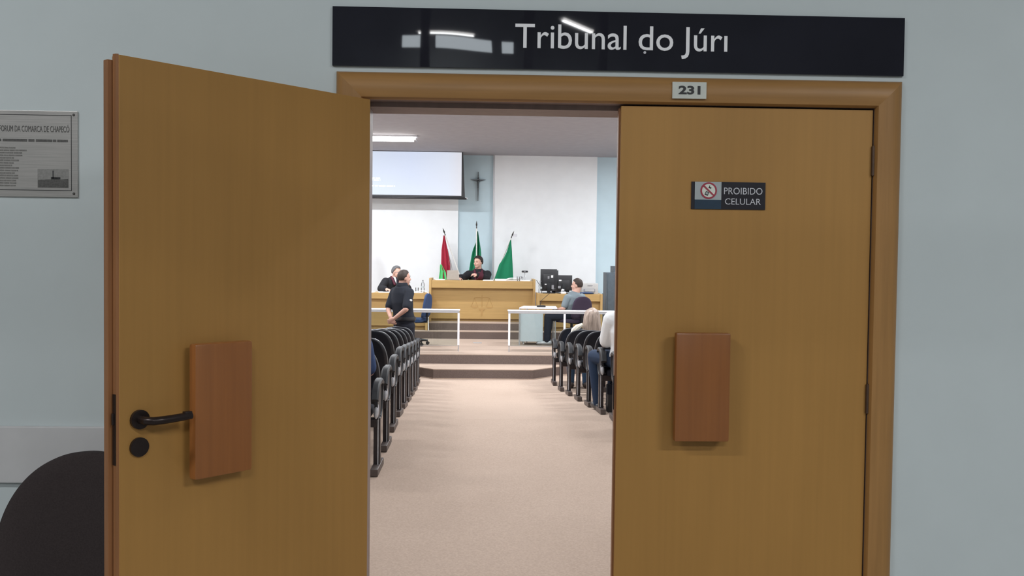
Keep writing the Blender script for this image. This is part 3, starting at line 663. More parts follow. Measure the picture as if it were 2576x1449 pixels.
bm = B(); box(bm, 0.50, 0.80, 18.86, 19.1, ZT_J, ZT_J+0.03, 0.003); obj('page_block', bm, 'paper', bk)
bm = B(); tube(bm, [(0.815, 18.85, ZT_J+0.07), (0.815, 19.08, ZT_J+0.07)], 0.022, 12); obj('curled_page', bm, 'label_grey', bk, smooth='auto')
sheet(0.78, 0.98, 18.82, 19.05, ZT_J, 0.018, 0.0, 'flat white paper beside the webcam on the judge bench')
lp = thing('laptop', (-0.565, 18.98, ZT_J), 'beige-grey laptop seen from the back on the judge bench', 'laptop')
bm = B(); prism(bm, [(-0.70, ZT_J+0.012), (-0.44, ZT_J+0.012), (-0.47, ZT_J+0.20), (-0.695, ZT_J+0.20)], 'y', 18.86, 18.872); obj('lid', bm, 'laptop', lp)
bm = B(); box(bm, -0.70, -0.44, 18.87, 19.08, ZT_J, ZT_J+0.016, 0.004); obj('base', bm, 'laptop', lp)
wb = thing('webcam', (0.88, 18.98, ZT_J), 'black webcam on a slim tripod on the judge bench', 'webcam')
bm = B(); box(bm, 0.815, 0.945, 18.95, 19.0, 1.305, 1.345, 0.015); obj('camera_body', bm, 'black_plastic', wb, smooth='auto')
bm = B(); tube(bm, [(0.88, 18.94, 1.325), (0.88, 18.952, 1.325)], 0.014, 12); obj('lens', bm, 'label_grey', wb, smooth='auto')
bm = B(); tube(bm, [(0.88, 18.98, 1.31), (0.88, 18.98, 1.26)], 0.008, 8); obj('neck', bm, 'alu_grey', wb, smooth='auto')
for a in (200, 320, 80):
    bm = B(); tube(bm, [(0.88, 18.98, 1.27), (0.88+0.055*math.cos(math.radians(a)), 18.98+0.055*math.sin(math.radians(a)), ZT_J)], 0.004, 6); obj('tripod_leg', bm, 'alu_grey', wb, smooth='auto')
def drinking_glass(x, y, z, label, h=0.09, r=0.033):
    bm = B(); rings(bm, [[(x+rr*math.cos(t), y+rr*math.sin(t), z+zz_) for t in [2*math.pi*k/16 for k in range(16)]] for rr, zz_ in ((r*0.85, 0), (r, h), (r-0.003, h), (r*0.85-0.003, 0.006))])
    return obj('drinking_glass', bm, 'clear', None, label, 'glass', smooth='auto')
drinking_glass(0.745, 18.80, ZT_J, 'clear drinking glass beside the webcam on the judge bench')
def bottle(x, y, z, label, h=0.25, cap='label_grey'):
    t = thing('water_bottle', (x, y, z), label, 'bottle', 'clear water bottles')
    bm = B(); tube(bm, [(x, y, z), (x, y, z+0.01), (x, y, z+h*0.6), (x, y, z+h*0.75), (x, y, z+h*0.86), (x, y, z+h*0.92)], [0.03, 0.034, 0.034, 0.028, 0.013, 0.012], 14); obj('bottle_body', bm, 'clear', t, smooth='auto')
    bm = B(); tube(bm, [(x, y, z+h*0.92), (x, y, z+h)], 0.014, 12); obj('cap', bm, cap, t, smooth='auto')
    bm = B(); tube(bm, [(x, y, z+h*0.38), (x, y, z+h*0.50)], 0.0348, 14); obj('label_band', bm, 'sign_grey', t, smooth='auto')
bottle(-1.16, 18.55, 0.89, 'clear water bottle with a dark cap on the left bench')
bottle(1.165, 18.42, 0.905, 'clear water bottle beside the monitors on the right bench')
drinking_glass(-1.27, 18.50, 0.89, 'clear drinking glass beside the bottle on the left bench', 0.10)
sheet(-2.02, -1.78, 18.34, 18.6, 0.89, 0.014, 0.2, 'white papers in front of the grey-haired man')
sheet(-2.4, -2.1, 18.36, 18.6, 0.89, 0.010, -0.1, 'white sheets near the left end of the left bench')
sheet(-1.42, -1.15, 18.33, 18.5, 0.89, 0.010, 0.0, 'white sheets near the bottle on the left bench')
bm = B(); tube(bm, [(-1.33, 18.5, 0.90), (-1.2, 18.36, 0.93), (-1.12, 18.26, 0.935), (-1.03, 18.24, 0.90), (-1.02, 18.23, 0.75), (-1.03, 18.23, 0.45), (-1.02, 18.2, 0.17)], 0.009, 6); obj('white_cable', bm, 'paper', None, 'white cable hanging between the left bench and judge bench', 'cable', smooth='auto')

def monitor(x0, x1, z0, z1, y, label, stickers, back=True):
    t = thing('monitor', ((x0+x1)/2, y, 0.905), label, 'monitor', 'monitors on the clerk bench')
    bm = B(); box(bm, x0, x1, y, y+0.03, z0, z1, 0.006); obj('display_case', bm, 'black_plastic', t, smooth='auto')
    cxx = (x0+x1)/2
    bm = B(); box(bm, x0+0.05, x1-0.05, y-0.03, y+0.002, z0+0.04, z1-0.10, 0.012); obj('rear_bulge', bm, 'black_plastic', t, smooth='auto')
    bm = B(); box(bm, cxx-0.035, cxx+0.035, y-0.055, y-0.028, 0.915, z0+0.17, 0.006); obj('stand_neck', bm, 'arm_plastic', t, smooth='auto')
    bm = B(); box(bm, cxx-0.12, cxx+0.12, y-0.12, y+0.10, 0.905, 0.92, 0.005); obj('stand_base', bm, 'black_plastic', t, smooth='auto')
    for (sx, sz, w_, h_, mm) in stickers:
        bm = B(); box(bm, sx-w_/2, sx+w_/2, y-0.0335, y-0.0295, sz-h_/2, sz+h_/2); obj('sticker', bm, mm, t)
monitor(1.172, 1.50, 0.95, 1.385, 18.52, 'tall black monitor seen from behind, leftmost on the clerk bench', [(1.40, 1.24, 0.04, 0.05, 'label_white'), (1.33, 1.22, 0.035, 0.05, 'label_grey'), (1.275, 1.085, 0.04, 0.018, 'label_white'), (1.415, 1.03, 0.045, 0.085, 'label_grey')])
monitor(1.475, 1.808, 0.93, 1.268, 18.56, 'black monitor seen from behind with a white sticker, second from the left', [(1.565, 1.165, 0.05, 0.025, 'label_white'), (1.55, 1.03, 0.055, 0.045, 'label_grey')])
monitor(1.36, 1.545, 1.0, 1.36, 18.76, 'black monitor half hidden behind the tall one', [])
tel = thing('desk_phone', (1.62, 18.40, 0.905), 'small white desk phone below the second monitor', 'telephone')
bm = B(); box(bm, 1.57, 1.67, 18.35, 18.47, 0.905, 0.945, 0.01); obj('phone_body', bm, 'label_white', tel, smooth='auto')
bm = B(); tube(bm, [(1.585, 18.37, 0.965), (1.60, 18.40, 0.985), (1.63, 18.44, 0.975)], 0.016, 8); obj('handset', bm, 'label_white', tel, smooth='auto')
bm = B(); box(bm, 1.74, 1.81, 18.37, 18.45, 0.905, 0.965, 0.008); obj('white_box', bm, 'label_white', None, 'little white box between the second monitor and the seated man', 'box')
pr = thing('printer', (2.16, 18.56, 0.905), 'beige printer on the right end of the clerk bench', 'printer')
bm = B(); box(bm, 1.985, 2.31, 18.40, 18.74, 0.905, 1.115, 0.012); obj('printer_body', bm, 'beige', pr, smooth='auto')
bm = B(); box(bm, 2.02, 2.25, 18.392, 18.402, 0.945, 1.01, 0.004); tray = obj('paper_tray', bm, 'label_grey', pr)
bm = B(); box(bm, 2.05, 2.23, 18.386, 18.393, 0.955, 1.0); obj('tray_paper', bm, 'beige', tray)
bm = B(); box(bm, 2.10, 2.2, 18.395, 18.401, 1.068, 1.08); obj('nameplate', bm, 'label_grey', pr)
cloth = B(); ellipsoid(cloth, (2.06, 18.36, 0.905+0.018), 0.17, 0.06, 0.018, u=14, v=8)
obj('dark_cloth', cloth, 'navy', None, 'crumpled dark cloth in front of the printer', 'cloth', smooth=True)
bm = B(); tube(bm, [(1.10, 18.6, 1.16), (1.14, 18.52, 1.09), (1.2, 18.45, 1.03), (1.22, 18.45, 0.95)], 0.006, 6); obj('black_cable', bm, 'black_plastic', None, 'thin black cable from the judge bench to the monitors', 'cable')

# ------------------------------------------------------------------ equipment cabinet at the right
ec = thing('equipment_cabinet', (2.85, 19.1, Z1), 'dark slate equipment cabinet with a stepped top beside the right wall', 'cabinet')
bm = B(); box(bm, 2.53, 2.80, 18.85, 19.35, Z1, 1.325, 0.006); obj('cabinet_body', bm, 'slate', ec)
bm = B(); box(bm, 2.69, 3.15, 18.95, 19.45, Z1, 1.46, 0.006); obj('tall_section', bm, 'slate', ec)
bm = B(); box(bm, 2.56, 2.77, 18.842, 18.852, Z1+0.05, 1.29, 0.003); obj('front_door', bm, 'slate', ec)
bm = B(); tube(bm, [(2.465, 18.9, Z1), (2.465, 18.9, 0.90)], 0.012, 8); box(bm, 2.44, 2.50, 18.87, 18.93, Z1, Z1+0.02); ld_ = obj('floor_stand', bm, 'slate', None, 'thin dark upright stand beside the slate cabinet', 'stand')

# ------------------------------------------------------------------ glass railings
def railing(x0, x1, posts, label):
    y = 15.65; t = thing('glass_railing', ((x0+x1)/2, y, ZP), label, 'railing', 'white railings on the platform')
    bm = B(); box(bm, x0, x1, y-0.03, y+0.03, 0.705, 0.730, 0.006); obj('top_rail', bm, 'alu', t, smooth='auto')
    bm = B(); box(bm, x0+0.01, x1-0.01, y-0.022, y+0.022, 0.668, 0.704, 0.004); obj('under_rail', bm, 'alu_grey', t, smooth='auto')
    for p in posts:
        bm = B(); box(bm, p-0.017, p+0.017, y-0.017, y+0.017, 0.125, 0.67, 0.003); q = obj('post', bm, 'alu', t)
        bm = B(); tube(bm, [(p, y, ZP), (p, y, 0.126)], 0.009, 8); obj('foot_pin', bm, 'alu_grey', q)
    for a, b in zip(posts, posts[1:]):
        bm = B(); box(bm, a+0.019, b-0.019, y-0.004, y+0.004, 0.122, 0.666); g = obj('glass_pane', bm, 'glass', t)
        bm = B(); box(bm, a+0.019, b-0.019, y-0.005, y+0.005, 0.116, 0.1215); obj('pane_edge', bm, 'alu_grey', g)
railing(-5.05, -0.352, [-5.0, -4.07, -3.14, -2.24, -1.31, -0.375], 'white railing with glass panes left of the platform steps')
railing(0.445, 5.1, [0.475, 1.405, 2.335, 3.265, 4.2, 5.05], 'white railing with glass panes right of the platform steps')

# ------------------------------------------------------------------ witness desk
ds = thing('witness_desk', (1.05, 17.2, ZP), 'small white-topped desk behind the right railing', 'desk')
bm = B(); prism(bm, [(0.69, 16.88), (1.38, 16.88), (1.40, 17.5), (0.80, 17.5)], 'z', 0.683, 0.705); obj('desk_top', bm, 'desk_top', ds)
for x, y in ((1.35, 16.93), (1.35, 17.45), (0.86, 17.45), (0.70, 16.91)):
    bm = B(); tube(bm, [(x, y, ZP), (x, y, 0.684)], 0.014, 8); obj('leg', bm, 'alu_grey', ds, smooth='auto')
pdl = thing('drawer_pedestal', (0.92, 17.1, ZP), 'light grey rolling pedestal under the witness desk', 'pedestal')
bm = B(); box(bm, 0.722, 1.128, 16.93, 17.40, 0.083, 0.605, 0.004); obj('pedestal_body', bm, 'desk_grey', pdl)
for x in (0.78, 1.06):
    for y in (17.0, 17.34):
        bm = B(); tube(bm, [(x-0.012, y, ZP+0.028), (x+0.012, y, ZP+0.028)], 0.028, 12); box(bm, x-0.016, x+0.016, y-0.016, y+0.016, ZP+0.04, 0.085); obj('castor', bm, 'label_white', pdl, smooth='auto')
mc = thing('microphone', (1.10, 17.1, 0.705), 'black gooseneck microphone on the witness desk', 'microphone')
bm = B(); box(bm, 1.02, 1.18, 17.03, 17.17, 0.705, 0.735, 0.012); obj('mic_base', bm, 'black_plastic', mc, smooth='auto')
bm = B(); tube(bm, [(1.08, 17.1, 0.73), (1.10, 17.1, 0.82), (1.2, 17.12, 0.91), (1.33, 17.14, 1.02)], 0.005, 6); obj('gooseneck', bm, 'black_plastic', mc, smooth='auto')
bm = B(); capsule(bm, (1.33, 17.14, 1.02), (1.35, 17.142, 1.04), 0.012, 0.012, 8); obj('mic_head', bm, 'black_plastic', mc, smooth='auto')

# ------------------------------------------------------------------ office chairs
def office_chair(loc, rz, mat, label, back_top=0.90, half=0.23):
    t = thing('office_chair', loc, label, 'chair', 'swivel office chairs', rz)
    bm = B(); rounded_back(bm, 0, 0.50, back_top, half, lambda a: -0.21-0.07*a, 0.06, pw=2.6); obj('backrest', bm, mat, t, smooth=True, local=True)
    bm = B(); box(bm, -0.24, 0.24, -0.22, 0.25, 0.42, 0.485, 0.03); obj('seat', bm, mat, t, smooth='auto', local=True)
    bm = B(); tube(bm, [(0, -0.05, 0.41), (0, -0.26, 0.42), (0, -0.275, 0.60)], 0.02, 8); obj('back_bracket', bm, 'black_plastic', t, smooth='auto', local=True)
    bm = B(); tube(bm, [(0, 0, 0.10), (0, 0, 0.42)], 0.026, 10); obj('gas_lift', bm, 'black_plastic', t, smooth='auto', local=True)
    for k in range(5):
        a = 2*math.pi*k/5+0.3; c_, s_ = math.cos(a), math.sin(a)
        bm = B(); tube(bm, [(0, 0, 0.11), (0.28*c_, 0.28*s_, 0.075)], [0.028, 0.018], 8); lg = obj('base_arm', bm, 'black_plastic', t, smooth='auto', local=True)
        bm = B(); disc(bm, (0.28*c_, 0.28*s_, 0.03), 0.03, 0.04, 'x', 12); obj('castor', bm, 'black_plastic', lg, smooth='auto', local=True)
    return t
office_chair((-1.22, 16.75, ZP), math.radians(75), 'navy', 'empty blue swivel chair behind the left railing', 0.93, 0.21)
office_chair((1.655, 16.98, ZP), math.radians(36), 'plum', 'dark plum swivel chair carrying the man in blue-grey', 0.90)

# ------------------------------------------------------------------ auditorium seats
SL = math.atan(0.29/4.2)
def floor_z(y): return 0.0 if y < 9.2 else (ZLOW if y > 13.4 else -(y-9.2)*0.29/4.2)
def make_seat(s):
    """s=-1: seat extends to -x from its aisle-side leg (left block); +1 the other way. local: rear foot end at y=0"""
    t = thing('auditorium_seat', (0, 0, 0), 'x', 'seat')
    cxx = s*0.285
    bm = B(); box(bm, -0.028, 0.028, 0, 0.42, 0.004, 0.055, 0.004); obj('foot_bar', bm, 'foot_grey', t, local=True)
    bm = B(); box(bm, -0.024, 0.024, 0.17, 0.25, 0.05, 0.40, 0.003); lg = obj('leg', bm, 'leg_dark', t, local=True)
    bm = B(); box(bm, -s*0.010-0.004, -s*0.010+0.004, 0.162, 0.172, 0.055, 0.40); obj('leg_trim', bm, 'cap_grey', lg, local=True)
    bm = B(); box(bm, min(0, s*0.56), max(0, s*0.56), 0.14, 0.24, 0.335, 0.395, 0.006); obj('cross_beam', bm, 'leg_dark', t, local=True)
    # armrest: a strip that runs back to front and hooks down
    path = [(0.00, 0.555), (0.03, 0.60), (0.09, 0.645), (0.20, 0.662), (0.32, 0.660), (0.385, 0.635), (0.40, 0.58), (0.385, 0.48), (0.34, 0.41), (0.27, 0.385)]
    rs = []
    for i, (y, z) in enumerate(path):
        a = Vector(path[max(i-1, 0)]); b = Vector(path[min(i+1, len(path)-1)]); d = (b-a).normalized(); nn = Vector((-d.y, d.x))
        w_ = 0.030 if i < 6 else 0.022
        ring = []
        for (u_, v_) in ((-1, -0.7), (-0.7, -1), (0.7, -1), (1, -0.7), (1, 0.5), (0.6, 1), (-0.6, 1), (-1, 0.5)):
            ring.append((u_*w_, y+nn.x*v_*0.02, z+nn.y*v_*0.02))
        rs.append(ring)
    bm = B(); rings(bm, rs); am = obj('armrest', bm, 'arm_plastic', t, smooth='auto', local=True)
    bm = B(); prism(bm, [(0.11, 0.60), (0.20, 0.645), (0.34, 0.64), (0.385, 0.58), (0.37, 0.47), (0.30, 0.40), (0.16, 0.39), (0.12, 0.45)], 'x', -0.012, 0.012); obj('side_web', bm, 'chair_shell', am, local=True)
    bm = B(); ellipsoid(bm, (-s*0.0, 0.13, 0.46), 0.020, 0.025, 0.062, Matrix.Rotation(math.radians(-20), 3, 'X'), 12, 8); obj('hinge_cap', bm, 'cap_grey', t, smooth=True, local=True)
    # backrest shell with a lighter rim
    zf = lambda a: 0.115-0.165*a
    bm = B(); rounded_back(bm, cxx, 0.37, 0.868, 0.25, zf, 0.035, pw=3.2); bk_ = obj('backrest', bm, 'chair_shell', t, smooth=True, local=True)
    P = []
    for k in range(41):
        a = 0.30+0.70*(k/20 if k <= 20 else (40-k)/20); tt = max(0, (a-0.35)/0.65)
        w = 0.25*(1-min(tt, 0.9999)**3.2)**(1/3.2); sg_ = -1 if k <= 20 else 1
        P.append((cxx+sg_*w, zf(a)-0.03*(w/0.25)**2, 0.37+0.498*a))
    bm = B(); tube(bm, P, 0.0075, 6); obj('back_rim', bm, 'seat_trim', bk_, smooth='auto', local=True)
    bm = B(); rounded_back(bm, cxx, 0.42, 0.85, 0.225, lambda a: 0.145-0.165*a, 0.04, pw=3.0, nx=8, nz=8); obj('back_pad', bm, 'seat_fabric', bk_, smooth=True, local=True)
    bm = B(); box(bm, cxx-0.235, cxx+0.235, 0.10, 0.52, 0.385, 0.455, 0.03); obj('seat', bm, 'seat_fabric', t, smooth='auto', local=True)
    return t
ordn = ['first', 'second', 'third', 'fourth', 'fifth', 'sixth', 'seventh', 'eighth', 'ninth']
sw = ['aisle', 'second', 'third']
protoL, protoR = make_seat(-1), make_seat(1)
usedL = usedR = False
for side in (-1, 1):
    proto = protoL if side < 0 else protoR; used = False
    for k in range(9 if side < 0 else 8):
        for q in range(3):
            if side < 0: x, y = -0.93+0.17*k/8-0.605*q, 13.6-0.86*k
            else: x, y = 1.105+0.037*k+0.605*q, 13.75-0.81*k
            if used: o = copy_tree(proto)
            else: o = proto; used = True
            zf = floor_z(y); sl = 9.0 < y < 13.3
            o.location = (x, y, zf); o.rotation_euler = (0, 0, 0)
            o['label'] = 'black auditorium seat, %s seat of the %s row from the steps, %s block' % (sw[q], ordn[k], 'left' if side < 0 else 'right')
            o['group'] = 'auditorium seats in the %s block' % ('left' if side < 0 else 'right')
            for c in list(o.children):
                if c.name.startswith('foot_bar') and sl: c.rotation_euler = (-SL, 0, 0)
            if side > 0 and k == 5 and q == 0:      # the man in white leans where this back would be
                for c in list(o.children):
                    if c.name.startswith('backrest'):
                        for g in list(c.children): bpy.data.objects.remove(g)
                        bpy.data.objects.remove(c)

# ================================================================== PEOPLE
V = Vector
def frame(fwd, up=(0, 0, 1)):
    f = V(fwd).normalized(); u_ = V(up); r = f.cross(u_).normalized(); u_ = r.cross(f); return r, f, u_
def loc2w(c, fr): return lambda p: V(c) + fr[0]*p[0] + fr[1]*p[1] + fr[2]*p[2]
def rotm(fr): return Matrix((fr[0], fr[1], fr[2])).transposed()
def ell(bm, c, fr, w, p, a, rot=None):
    R3 = rotm(fr) @ rot if rot is not None else rotm(fr)
    ellipsoid(bm, w(p), a[0], a[1], a[2], R3, 18, 12)
def torso(bm, J, inf=0.0, top=True, low=0.0, sc=1.0):
    """elliptical loft from pelvis to neck base"""
    pel, chest, neck = V(J['pelvis']), V(J['chest']), V(J['neck']); f = V(J['fwd']).normalized()
    lat = f.cross(V((0, 0, 1))).normalized()
    pts = [pel-(chest-pel).normalized()*0.09, pel, pel.lerp(chest, 0.5), chest, chest.lerp(neck, 0.55), chest.lerp(neck, 0.85), neck]
    hw = [0.13, 0.168, 0.152, 0.178, 0.168, 0.108, 0.066]; hd = [0.09, 0.125, 0.118, 0.125, 0.105, 0.082, 0.064]
    rs = []
    for i, p in enumerate(pts):
        d = (pts[min(i+1, 6)]-pts[max(i-1, 0)]).normalized(); x = (lat-d*lat.dot(d)).normalized(); y = d.cross(x)
        k = inf if i < 6 else inf*0.5
        rs.append([p + x*math.cos(t)*(hw[i]*sc+k) + y*math.sin(t)*(hd[i]*sc+k) for t in [2*math.pi*q/24 for q in range(24)]])
    rings(bm, rs)
def arm(bm, J, s, inf=0.0, a=0.0, b=2.0, sc=1.0):
    sh, el, wr = V(J['sh'+s]), V(J['el'+s]), V(J['wr'+s])
    ch = V(J['chest']).lerp(V(J['neck']), 0.5)
    capsule(bm, ch.lerp(sh, 0.45), sh, 0.060*sc+inf*0.8, 0.052*sc+inf*0.8)
    e1 = sh.lerp(el, min(b, 1.0)); r1 = (0.052+(0.041-0.052)*min(b, 1.0))*sc
    capsule(bm, sh, e1, 0.054*sc+inf, r1+inf)
    if b > 1:
        e2 = el.lerp(wr, b-1); capsule(bm, el, e2, 0.041*sc+inf, (0.041+(0.028-0.041)*(b-1))*sc+inf)
def leg(bm, J, s, inf=0.0, b=2.0, sc=1.0):
    hp, kn, an = V(J['hip'+s]), V(J['kn'+s]), V(J['an'+s])
    capsule(bm, V(J['pelvis']).lerp(hp, 0.7), hp, 0.10*sc+inf, 0.095*sc+inf)
    capsule(bm, hp, kn, 0.090*sc+inf, 0.060*sc+inf)
    m_ = kn.lerp(an, 0.3); capsule(bm, kn, m_, 0.058*sc+inf, 0.056*sc+inf); capsule(bm, m_, an, 0.056*sc+inf, 0.040*sc+inf)
def hand(bm, wr, d, n, side, curl=35, k=1.0):
    d = V(d).normalized(); n = V(n); n = (n-d*n.dot(d)).normalized(); t = d.cross(n)*side
    R3 = Matrix((t, d, n)).transposed(); wr = V(wr)
    ellipsoid(bm, wr+d*0.05*k, 0.042*k, 0.056*k, 0.018*k, R3, 14, 10); capsule(bm, wr-d*0.02, wr+d*0.03*k, 0.027, 0.026*k)
    for i, (o_, l) in enumerate(((0.031, 0.072), (0.0105, 0.082), (-0.0105, 0.076), (-0.031, 0.060))):
        a = math.radians(curl*(1+0.12*i)); b_ = wr+d*0.088*k+t*o_*k
        d1_ = d*math.cos(a)+n*math.sin(a); m_ = b_+d1_*l*0.5*k; a2 = a*2.1; d2_ = d*math.cos(a2)+n*math.sin(a2)
        capsule(bm, b_-d*0.02, m_, 0.0098*k, 0.0088*k, 8); capsule(bm, m_, m_+d2_*l*0.5*k, 0.0088*k, 0.0076*k, 8)
    b_ = wr+d*0.03*k+t*0.033*k; d1_ = (d*0.65+t*0.6+n*0.35).normalized(); m_ = b_+d1_*0.036*k; d2_ = (d*0.9+t*0.1+n*0.4).normalized()
    capsule(bm, b_, m_, 0.0125*k, 0.0105*k, 8); capsule(bm, m_, m_+d2_*0.030*k, 0.0105*k, 0.0085*k, 8)
def head_into(bm, c, fr, k=1.0):
    w = loc2w(c, [a*k for a in fr]); E_ = lambda p, a, rot=None: ell(bm, c, fr, w, p, [q*k for q in a], rot)
    E_((0, -0.012, 0.025), (0.078, 0.097, 0.098)); E_((0, 0.012, -0.035), (0.070, 0.076, 0.078)); E_((0, 0.052, -0.090), (0.040, 0.036, 0.028))
    E_((0, 0.075, 0.032), (0.048, 0.016, 0.014)); E_((0.036, 0.060, -0.022), (0.024, 0.022, 0.026)); E_((-0.036, 0.060, -0.022), (0.024, 0.022, 0.026))
    capsule(bm, w((0, 0.083, 0.018)), w((0, 0.103, -0.022)), 0.009*k, 0.014*k, 10)
    E_((0, 0.082, -0.058), (0.026, 0.012, 0.014))
    for s in (-1, 1): E_((s*0.077, -0.008, -0.008), (0.012, 0.022, 0.034), Matrix.Rotation(math.radians(-12), 3, 'X'))
def hair_cap(c, fr, mat, parent, style='short', k=1.0):
    bm = B(); r = bmesh.ops.create_uvsphere(bm, u_segments=28, v_segments=20, radius=1.0)
    dele = []
    for f_ in bm.faces:
        p = f_.calc_center_median()
        tt = min(1, max(0, (p.y+0.25)/0.75)); tt = tt*tt*(3-2*tt); line = -0.64+1.17*tt
        if style == 'receding': line = -0.40+1.12*tt
        if style == 'fringe': line = -0.50+0.92*tt
        if p.z < line: dele.append(f_)
    bmesh.ops.delete(bm, geom=dele, context='FACES')
    vol = {'short': (0.0835, 0.1045, 0.1085), 'receding': (0.0815, 0.102, 0.105), 'fringe': (0.086, 0.112, 0.122)}[style]
    w = loc2w(c, [a*k for a in fr])
    for v in bm.verts:
        p = v.co.copy(); jig = 1+0.025*math.sin(p.x*9+p.y*7)*math.cos(p.z*8+p.y*5)
        v.co = w((p.x*vol[0]*jig, p.y*vol[1]*jig-0.012, p.z*vol[2]*jig+0.026))
    bmesh.ops.recalc_face_normals(bm, faces=bm.faces[:])
    bm = eval_mesh(bm, [('SOLIDIFY', dict(thickness=0.014*k, offset=-1)), ('SUBSURF', dict(levels=1, render_levels=1))])
    return obj('hair', bm, mat, parent, smooth=True)
def person(label, J, skin='skin', hair='hair_dark', style='short', top=None, bottom=None, shoes='black_plastic', k=1.0, vox=0.0085, hands=True, face=True, sc=1.0):
    base = V(J['base'])
    t = thing('person', base, label, 'person')
    hf = frame(J['hfwd'], J.get('hup', (0, 0, 1))); hc = V(J['head'])
    bm = B(); torso(bm, J, sc=sc)
    for s in 'LR':
        arm(bm, J, s, sc=sc); leg(bm, J, s, sc=sc)
        if hands and 'hd'+s in J:
            d, n, sd, cu__ = J['hd'+s]; hand(bm, J['wr'+s], d, n, sd, cu__)
        an = V(J['an'+s]); td = V(J['toe'+s]).normalized(); capsule(bm, an+V((0, 0, -0.035)), an+td*0.15+V((0, 0, -0.05)), 0.038, 0.03)
    capsule(bm, V(J['neck'])-V((0, 0, 0.03)), hc-hf[1]*0.02-hf[2]*0.05*k, 0.066, 0.060)
    head_into(bm, hc, hf, k)
    bm = remesh(bm, vox, 3); obj('body', bm, skin, t, smooth=True)
    w = loc2w(hc, [a*k for a in hf])
    hair_cap(hc, hf, hair, t, style, k)
    if face:
        for s in (-1, 1):
            bm = B(); ellipsoid(bm, w((s*0.031, 0.0765, 0.012)), 0.012*k, 0.007*k, 0.006*k, rotm(hf), 10, 6); obj('eye', bm, 'eye', t, smooth=True)
            bm = B(); ellipsoid(bm, w((s*0.031, 0.0845, 0.034)), 0.019*k, 0.006*k, 0.004*k, rotm(hf), 10, 6); obj('eyebrow', bm, hair, t, smooth=True)
        bm = B(); ellipsoid(bm, w((0, 0.0925, -0.058)), 0.024*k, 0.005*k, 0.006*k, rotm(hf), 12, 6); obj('mouth', bm, 'lip', t, smooth=True)
    if top:
        nm, mt_, inf, slv = top
        bm = B(); torso(bm, J, inf, sc=sc)
        for s in 'LR': arm(bm, J, s, inf if slv <= 1.2 else inf*1.3, b=slv, sc=sc)
        bm = remesh(bm, 0.010, 4); obj(nm, bm, mt_, t, smooth=True)
    if bottom:
        nm, mt_, inf = bottom
        bm = B(); pel = V(J['pelvis']); capsule(bm, pel-V((0, 0, 0.02)), pel+(V(J['chest'])-pel).normalized()*0.05, 0.155*sc, 0.15*sc)
        for s in 'LR': leg(bm, J, s, inf, sc=sc)
        bm = remesh(bm, 0.011, 4); obj(nm, bm, mt_, t, smooth=True)
    for s in 'LR':
        an = V(J['an'+s]); td = V(J['toe'+s]).normalized()
        bm = B(); capsule(bm, an-td*0.045+V((0, 0, -0.038)), an+td*0.16+V((0, 0, -0.048)), 0.046, 0.036, 12, 1.0)
        for v in bm.verts: v.co.z = max(v.co.z, an.z-0.083)
        obj('shoe', bm, shoes, t, smooth='auto')
    return t, hf, w

# ---- guard: stands below the platform with his hands clasped behind his back
Zg = ZLOW
g = dict(base=(-1.19, 14.46, Zg), fwd=(0.72, 0.69, 0), hfwd=(0.88, 0.47, -0.03), pelvis=(-1.185, 14.47, 0.60), chest=(-1.222, 14.45, 0.90), neck=(-1.222, 14.44, 1.165), head=(-1.19, 14.46, 1.265),
         shL=(-1.345, 14.575, 1.045), elL=(-1.435, 14.47, 0.785), wrL=(-1.375, 14.27, 0.66), shR=(-1.100, 14.315, 1.045), elR=(-1.135, 14.155, 0.80), wrR=(-1.305, 14.195, 0.665),
         hipL=(-1.245, 14.535, 0.53), hipR=(-1.125, 14.405, 0.53), knL=(-1.25, 14.56, 0.13), knR=(-1.11, 14.41, 0.13), anL=(-1.26, 14.53, Zg+0.085), anR=(-1.10, 14.38, Zg+0.085),
         toeL=(0.5, 0.8, 0), toeR=(0.8, 0.5, 0), hdL=((0.25, -0.3, -0.8), (0.6, -0.5, 0.2), -1, 40), hdR=((-0.8, 0.0, -0.5), (0.1, 0.9, 0.2), 1, 30))
t, hf, w = person('guard in a black short-sleeved uniform standing with hands clasped behind his back', g, 'skin2', 'hair_brown', 'short', ('shirt', 'polo', 0.024, 0.82), ('trousers', 'trousers', 0.022), sc=1.0)
bm = B(); ellipsoid(bm, (-1.067, 14.19, 0.935), 0.010, 0.025, 0.017, Matrix.Rotation(math.radians(-65), 3, 'Z'), 12, 6); obj('sleeve_emblem', bm, 'label_white', t, 'small white sleeve emblem', smooth=True)
bm = B(); tube(bm, [(-1.33, 14.46, 1.085), (-1.27, 14.40, 1.10)], 0.007, 6); obj('shoulder_tab', bm, 'label_grey', t)
bm = B(); n = 24; c_ = V((-1.19, 14.465, 0.645)); f_ = V(g['fwd']).normalized(); l_ = f_.cross(V((0, 0, 1)))
rings(bm, [[c_+l_*math.cos(a)*rr*1.0+f_*math.sin(a)*rr*0.76+V((0, 0, zz_)) for a in [2*math.pi*q/n for q in range(n)]] for rr, zz_ in ((0.205, -0.025), (0.209, 0), (0.205, 0.025))], cap=False)
bm = eval_mesh(bm, [('SOLIDIFY', dict(thickness=0.006, offset=1))]); obj('belt', bm, 'black_plastic', t, smooth='auto')
bm = B(); n = 20; c_ = V(g['neck'])+V((0, 0, 0.0))
rings(bm, [[c_+l_*math.cos(a)*rr+f_*math.sin(a)*rr+V((0, 0, zz_)) for a in [2*math.pi*q/n for q in range(n)]] for rr, zz_ in ((0.088, -0.02), (0.078, 0.015), (0.072, 0.03))], cap=False)
bm = eval_mesh(bm, [('SOLIDIFY', dict(thickness=0.008, offset=1))]); obj('collar', bm, 'polo', t, smooth='auto')

